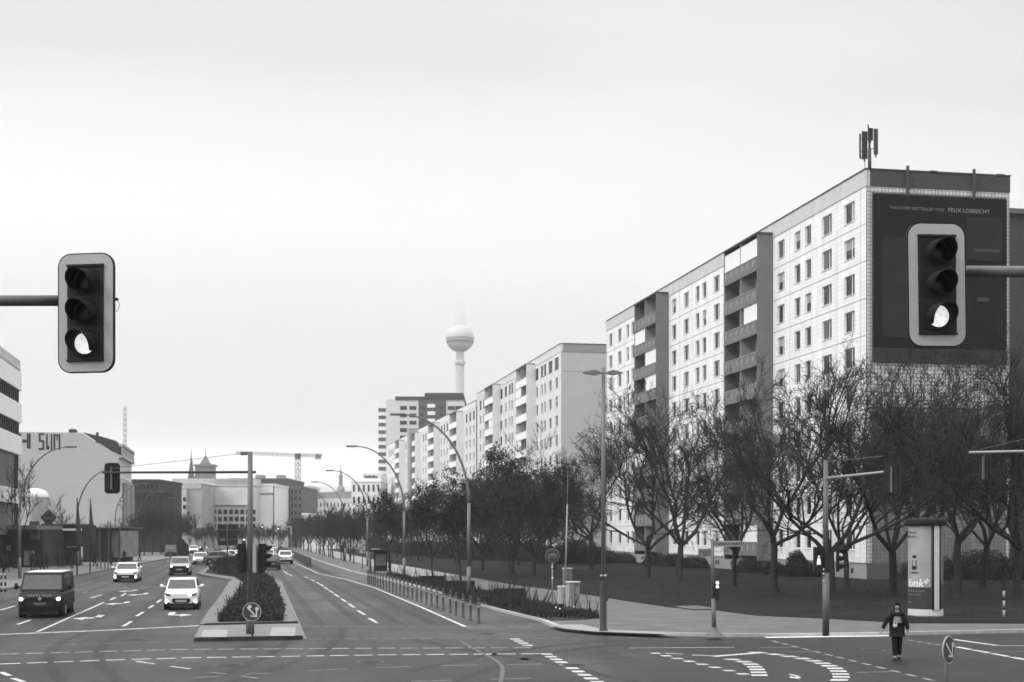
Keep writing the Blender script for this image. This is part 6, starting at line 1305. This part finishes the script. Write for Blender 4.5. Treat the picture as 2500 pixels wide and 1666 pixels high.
# ------------------------------------------------------------------ trees
def tree_data(seed, h, fork, spread, limbs=5, lv=(6, 6, 5, 4), r0=.17, up=.35, twig=.013, leafy=0, lean=0.0, droop=0.0):
    rnd = random.Random(seed); tr = MB(); cr = MB(); tips = []
    def rv(): return Vector((rnd.gauss(0, 1), rnd.gauss(0, 1), rnd.gauss(0, 1)))
    def branch(mb, p, d_, ln, r, lvl, r1=None):
        n = 5 if lvl <= 1 else 4 if lvl == 2 else 3; pts = [p.copy()]; dr = d_.normalized(); k = n
        wob = (.16, .42, .40, .34, .3, .3)[min(lvl, 5)]
        for i in range(k):
            dr = (dr + rv() * wob * .5 + Vector((0, 0, up * (.22 if lvl < 3 else .1) - droop * (lvl > 2) * .2))).normalized(); pts.append(pts[-1] + dr * ln / k)
        r1 = r * .45 if r1 is None else r1
        mb.tube(pts, [max(twig, r + (r1 - r) * i / k) for i in range(k + 1)], 7 if lvl == 0 else 6 if lvl == 1 else 4 if lvl == 2 else 3, smooth=lvl < 3, caps=False)
        return pts
    base = Vector((0, 0, -.1)); tp = branch(tr, base, Vector((lean, 0, 1)), fork + .1, r0, 0, r0 * .82)
    tr.cyl((0, 0, -.1), (0, 0, .35), r0 * 1.35, r0, 8, caps=False)
    top = tp[-1]
    def grow(p, d_, ln, r, lvl):
        pts = branch(cr, p, d_, ln, r, lvl)
        if lvl > len(lv): tips.append(pts[-1]); return
        n = lv[lvl - 1]
        for i in range(n):
            f = .25 + .75 * (i + rnd.random() * .7) / n; f = min(f, .98); kk = f * (len(pts) - 1); a = int(kk); q = pts[a].lerp(pts[min(a + 1, len(pts) - 1)], kk - a)
            dd_ = (pts[min(a + 1, len(pts) - 1)] - pts[a]).normalized(); side = rv(); side = (side - dd_ * side.dot(dd_)).normalized()
            ang = rnd.uniform(.45, .95); nd = dd_ * math.cos(ang) + side * math.sin(ang); nd.z += up * .45
            grow(q, nd, ln * rnd.uniform(.42, .62) * (1.15 - .35 * f), max(twig, r * (.55 - .2 * f)), lvl + 1)
        tips.append(pts[-1])
    for i in range(limbs):
        a = 2 * math.pi * (i + rnd.random() * .6) / limbs; el = rnd.uniform(.9, 1.25) if i else 1.5; el = max(.5, el - spread * .35)
        d_ = Vector((math.cos(a) * math.cos(el), math.sin(a) * math.cos(el), math.sin(el)))
        st_ = top if i < 3 or limbs < 5 else tp[-2].lerp(top, rnd.random()); grow(st_, d_, (h - fork) * rnd.uniform(.62, .82), r0 * rnd.uniform(.45, .62), 1)
    if leafy:
        for k in range(leafy):
            p = rnd.choice(tips) + rv() * .16; s_ = rnd.uniform(.05, .11); u_ = rv().normalized() * s_; v_ = rv().normalized() * s_; cr.poly([p - u_, p + v_, p + u_, p - v_])
    zm = max(v[2] for v in cr.v); f = h / zm
    for mb in (cr, tr):
        for i, v in enumerate(mb.v): mb.v[i] = (v[0] * (.5 + .5 * f), v[1] * (.5 + .5 * f), v[2] * (f if v[2] > fork else 1 + (f - 1) * max(0, v[2] / fork)))
    return tr.mesh('trunk', M_BARK), cr.mesh('crown', M_LEAF if leafy > 3000 else M_BARK)
TREES = {}
def tree(kind, loc, label, sc_=1.0, rz=None, name='bare_tree', group=None, sz=None):
    tm, cm = TREES[kind]; t = thing(name, label, 'tree', loc, random.uniform(0, 6.28) if rz is None else rz, group); t.scale = (sc_, sc_, sz or sc_)
    for nm, me in (('trunk', tm), ('crown', cm)): o = bpy.data.objects.new(nm, me); C.objects.link(o); o.parent = t
    return t
TREES['a'] = tree_data(1, 15, 3.1, .75, 5, (7, 6, 5, 3), .27, .30)
TREES['b'] = tree_data(2, 15, 2.5, .8, 5, (7, 6, 5, 3), .26, .28)
TREES['c'] = tree_data(7, 15, 3.8, .6, 5, (7, 6, 5, 4), .26, .34)
TREES['d'] = tree_data(12, 14.5, 3.2, 1.0, 5, (6, 6, 5, 3), .25, .22)
TREES['young'] = tree_data(21, 9, 2.6, .35, 4, (6, 5, 4), .10, .7, .016)
TREES['leafy'] = tree_data(31, 11.5, 2.4, .35, 6, (7, 5, 5), .19, .55, .016, leafy=12000)
TREES['slim_leafy'] = tree_data(41, 8.5, 2.4, .25, 5, (7, 5, 4), .10, .9, .014, leafy=3800)
TREES['far'] = tree_data(51, 9, 2.2, .1, 6, (7, 5, 4), .14, .6, .024, leafy=200)
TREES['far2'] = tree_data(52, 9, 2.0, .0, 6, (7, 5, 4), .13, .7, .024, leafy=1000)
random.seed(77)
GL = 'large bare trees on the lawn before the white slab block'
ZL = ZP + .03
for kind, px, py, sc_, rz, lab in (('a', 1581, 1411, .97, .3, 'tall bare tree right of the double headed lamp, its trunk splitting into two upright limbs'),
    ('b', 1658, 1417, 1.05, 1.2, 'bare tree with low fork, second from the double headed lamp'),
    ('d', 1791, 1433, .83, 2.0, 'bare tree rising behind the street name plates'),
    ('c', 1891, 1447, .94, .2, 'bare tree with thick straight trunk, between street name post and corner signal mast'),
    ('a', 2029, 1459, .98, 3.6, 'bare tree directly behind the corner signal mast'),
    ('d', 2068, 1437, .86, 5.1, 'thinner bare tree just right of the corner signal mast'),
    ('b', 2181, 1451, 1.0, 4.4, 'bare tree left of the advertising column'),
    ('c', 2338, 1462, .93, 2.7, 'bare tree with leaning fork, right of the advertising column'),
    ('a', 2489, 1462, 1.02, 1.8, 'thick trunked bare tree at the right edge of the picture'),
    ('c', 1443, 1393, .98, 5.5, 'bare tree just left of the double headed lamp')):
    tree(kind, (*gp(px, py, ZL), ZL), lab, sc_, rz, group=GL)
for kind, px, dd, sc_, lab in (('b', 2240, 99, .95, 'bare tree behind the advertising column, close to the grey gable'), ('d', 2400, 92, 1.0, 'bare tree against the grey gable between the column tree and the right edge')):
    x, y = at(px, dd); y = min(y, 101.0); tree(kind, (x, y, ZL), lab, sc_, group=GL)
GM = 'dark leafed trees on the lawn'
for px, py, sc_, lab in ((1179, 1394, .93, 'dark leafed tree nearest the curved lamp, leftmost of the leafed group'), (1250, 1402, 1.0, 'dark leafed tree in the middle of the lawn group'), (1303, 1407, .86, 'dark leafed tree at the right end of the lawn group'), (1264, 1380, .98, 'dark leafed tree standing behind the lawn group')):
    tree('leafy', (*gp(px, py, ZL), ZL), lab, sc_, name='leafy_tree', group=GM)
GS = 'young street trees in the planting strip'
for px, py, sc_, lab in ((1056, 1421, .9, 'young dark narrow tree in a planter box between the two curved lamps'), (1125, 1433, .82, 'young dark narrow tree in a planter box left of the nearest curved lamp'), (937, 1394, .98, 'young narrow tree behind the bus shelter'), (1021, 1372, 1.0, 'upright street tree on the lawn edge behind the second lamp')):
    tree('slim_leafy', (*gp(px, py, ZP), ZP), lab, sc_, name='young_tree', group=GS)
tree('young', (*gp(1244, 1456, ZP), ZP), 'young bare tree in the planting strip right of the nearest curved lamp', .62, name='young_tree', group=GS)
for px, py, lab in ((1056, 1424, 'dark square planter box at the foot of the young tree between the lamps'), (1125, 1438, 'dark square planter box at the foot of the young tree nearest the lamp'), (1244, 1460, 'dark square planter box near the right end of the planting strip')):
    x, y = gp(px, py, ZP); t = thing('planter_box', lab, 'planter', (x, y, ZP), -TH, 'dark planter boxes in the planting strip'); g = MB(); w_ = .9
    g.box(-w_, w_, -w_ * .8, -w_ * .8 + .08, 0, .5); g.box(-w_, w_, w_ * .8 - .08, w_ * .8, 0, .5); g.box(-w_, -w_ + .08, -w_ * .8 + .081, w_ * .8 - .081, 0, .5); g.box(w_ - .08, w_, -w_ * .8 + .081, w_ * .8 - .081, 0, .5); g.build('box', M_BLACKM, t); g = MB(); g.box(-w_ + .09, w_ - .09, -w_ * .8 + .09, w_ * .8 - .09, .02, .4); g.build('soil', M_SOIL, t)
# rows of street trees farther down on the right
n_ = 0
for i in range(20):
    Y = 172 + i * 11.5; tree('far' if i % 2 else 'far2', (12.6 + random.uniform(-.3, .3), Y, ZP), f'{ordn[i]} slim tree of the sapling row along the right footpath, counted from the bus shelter', random.uniform(.72, .9), name='street_tree', group='saplings along the right footpath')
for i in range(18):
    Y = 178 + i * 14; tree('far2' if i % 3 else 'far', (20.5 + random.uniform(-1.5, 2), Y, ZP), f'{ordn[i]} tree of the middle row before the far slab blocks, counted from the near end', random.uniform(.72, .95), name='street_tree', group='middle row of trees before the far slab blocks')
for i in range(16):
    Y = 150 + i * 17; tree(('leafy' if i in (1, 3, 4) else 'far2' if i % 2 else 'far'), (31 + random.uniform(-3, 5), Y, ZP), f'{ordn[i]} tree of the back row by the far slab blocks, from the near end', (random.uniform(.55, .8) if i < 8 else random.uniform(.8, 1.05)), name='street_tree', group='back row of trees close to the far slab blocks')
for i, px in enumerate((1345, 1405, 1330, 1090, 1215)):
    x, y = at(px, 185 + 9 * i); tree('a' if i % 2 else 'c', (x, y, ZP), f'{ordn[i]} bare tree standing behind the leafed lawn group before the second slab block', .72, group='bare trees before the second slab block')
# left side trees
x, y = at(38, 146); tree('young', (x, y, .12), 'large bare tree beside the white banded office block', 1.35, group='bare trees on the left pavement')
x, y = at(150, 172); tree('young', (x, y, .12), 'upright bare tree between diamond sign and furled flags', .95, group='bare trees on the left pavement')
for i, (px, dd_, s_) in enumerate(((262, 190, .6), (325, 215, .75), (352, 232, .7), (372, 240, .9), (392, 255, 1.0), (415, 268, .95), (440, 275, .8), (462, 280, .9))):
    x, y = at(px, dd_); tree('far', (x, y, .12), f'{ordn[i]} small tree of the left pavement row, counted from the ornate house', s_, name='street_tree', group='small trees along the left pavement')
for i in range(14):
    x, y = at(478 + i * 19 + random.uniform(-5, 5), random.uniform(292, 325)); tree('far2' if i % 2 else 'far', (x, y, .1), f'{ordn[i]} tree from the left in the dark belt closing the end of the street', random.uniform(.55, .72), name='street_tree', group='trees closing the end of the street')

# shrubs ------------------------------------------------------------
def shrub_mesh(seed, rx, ry, rz_, n):
    rnd = random.Random(seed); g = MB()
    for k in range(n):
        u_ = Vector((rnd.gauss(0, 1), rnd.gauss(0, 1), abs(rnd.gauss(0, 1)) * .9)).normalized() * rnd.uniform(.72, 1.03) * (1 + .12 * mnoise.noise(Vector((rnd.random() * 0 + k * .001, seed, 0))))
        p = Vector((u_.x * rx, u_.y * ry, u_.z * rz_)); bump = 1 + .16 * mnoise.noise(p * 1.3 + Vector((seed, 0, 0))); p *= bump
        s_ = rnd.uniform(.05, .12); a = Vector((rnd.gauss(0, 1), rnd.gauss(0, 1), rnd.gauss(0, 1))).normalized() * s_; b = Vector((rnd.gauss(0, 1), rnd.gauss(0, 1), rnd.gauss(0, 1))).normalized() * s_; g.poly([p - a, p + b, p + a])
    for k in range(int(n / 90)):
        a = rnd.uniform(0, 6.28); e = rnd.uniform(.3, 1.4); g.tube([(0, 0, 0), (math.cos(a) * math.cos(e) * rx * .9, math.sin(a) * math.cos(e) * ry * .9, math.sin(e) * rz_ * .9)], [.025, .008], 3, caps=False)
    return g.mesh('shrub', M_LEAF)
SH = [shrub_mesh(3, 1.1, 1.1, 2.0, 7000), shrub_mesh(4, 3.0, 1.6, 2.0, 9000), shrub_mesh(5, 2.2, 1.5, 1.5, 6000)]
def shrub(k, loc, label, s_=1, rz=0, group='shrubs before the slab blocks'):
    o = bpy.data.objects.new('shrub', SH[k]); C.objects.link(o); o.location = loc; o.rotation_euler = (0, 0, rz); o.scale = (s_,) * 3; tag(o, label, 'shrub', group)
shrub(0, (*gp(1945, 1407, ZL), ZL), 'round clipped shrub before the plinth of the nearest white slab block', 1.0)
x, y = at(1405, 168); shrub(1, (x, y, ZL), 'big dark rounded bush left of the double headed lamp', 1.45, -TH)
x, y = at(1360, 175); shrub(2, (x, y, ZL), 'lower dark bush left beside the big rounded bush', 1.2)
for i, (px, dd_, s_) in enumerate(((1010, 240, 1.5), (1045, 225, 1.4), (1080, 215, 1.4), (1120, 205, 1.5), (1160, 195, 1.5), (1205, 190, 1.5), (1250, 185, 1.4), (1300, 182, 1.3), (960, 260, 1.6), (915, 285, 1.6))):
    x, y = at(px, dd_); shrub(1 if i % 2 else 2, (x, y, ZL), f'{ordn[i]} dark shrub of the low hedge line across the lawn behind the trees', s_, .2 * i)
for i, (x, y, s_) in enumerate(((45.3, 111, .8), (45.5, 118, .7), (44.6, 122, .8), (45.5, 141, .8), (45.4, 148, .9), (45.2, 153.5, .9), (45, 167, .8), (45, 174, .9), (45.3, 181, .9))): shrub(2, (x, y, ZL), f'{ordn[i]} low shrub against the plinth of the nearest white slab block, from the near corner', s_, i)
for i, (x, y, s_) in enumerate(((52, 101.8, .9), (56, 101.6, 1.1), (60.5, 101, 1.2), (65, 100, 1.3))): shrub(1, (x, y, ZL), f'{ordn[i]} dark shrub at the foot of the grey gable, from its left corner', s_, i * .1)
for i, (px, dd_, s_) in enumerate(((560, 150, .8), (600, 146, .85), (585, 160, .8), (615, 168, .8), (530, 172, .8))):
    x, y = at(px, dd_); shrub(2, (x, y, ZM), f'{ordn[i]} dark shrub growing on the median behind the mast', s_, i, 'shrubs on the median')
x, y = at(440, 232); shrub(0, (x, y, .12), 'dark round bush on the left pavement edge beyond the cars', 1.3, 0, 'shrubs on the left')

# ------------------------------------------------------------------ low cloud and haze
def volume(name, mb_obj, dens, col=.97, aniso=.2, em=0):
    m = bpy.data.materials.new(name); m.use_nodes = True; n = m.node_tree.nodes; n.remove(n['Principled BSDF']); v = n.new('ShaderNodeVolumePrincipled')
    v.inputs['Color'].default_value = (col, col, col, 1); v.inputs['Density'].default_value = dens; v.inputs['Anisotropy'].default_value = aniso
    m.node_tree.links.new(v.outputs[0], n['Material Output'].inputs['Volume']); mb_obj.data.materials.clear(); mb_obj.data.materials.append(m)
    m.cycles.homogeneous_volume = True
x, y = at(1123, 1610)
g = MB(); K_ = [(1340, 228), (2200, 228), (9000, 296), (880, 296)]
g.v = [(-2600, a, b) for a, b in K_] + [(2600, a, b) for a, b in K_]; g.cur = 0
for q in ((0, 1, 2, 3), (7, 6, 5, 4), (0, 4, 5, 1), (1, 5, 6, 2), (2, 6, 7, 3), (3, 7, 4, 0)): g.face(q)
cl = g.build('cloud', recalc=True); tag(cl, 'low cloud layer swallowing the top of the television tower', 'cloud', kind='stuff'); volume('cloud_air', cl, .014, .970, .75)
g = MB(); g.box(-420, 330, -40, 1180, -1.03, 92); hz = g.build('haze'); tag(hz, 'thin pale haze filling the street', 'haze', kind='stuff'); volume('haze_air', hz, .00021)
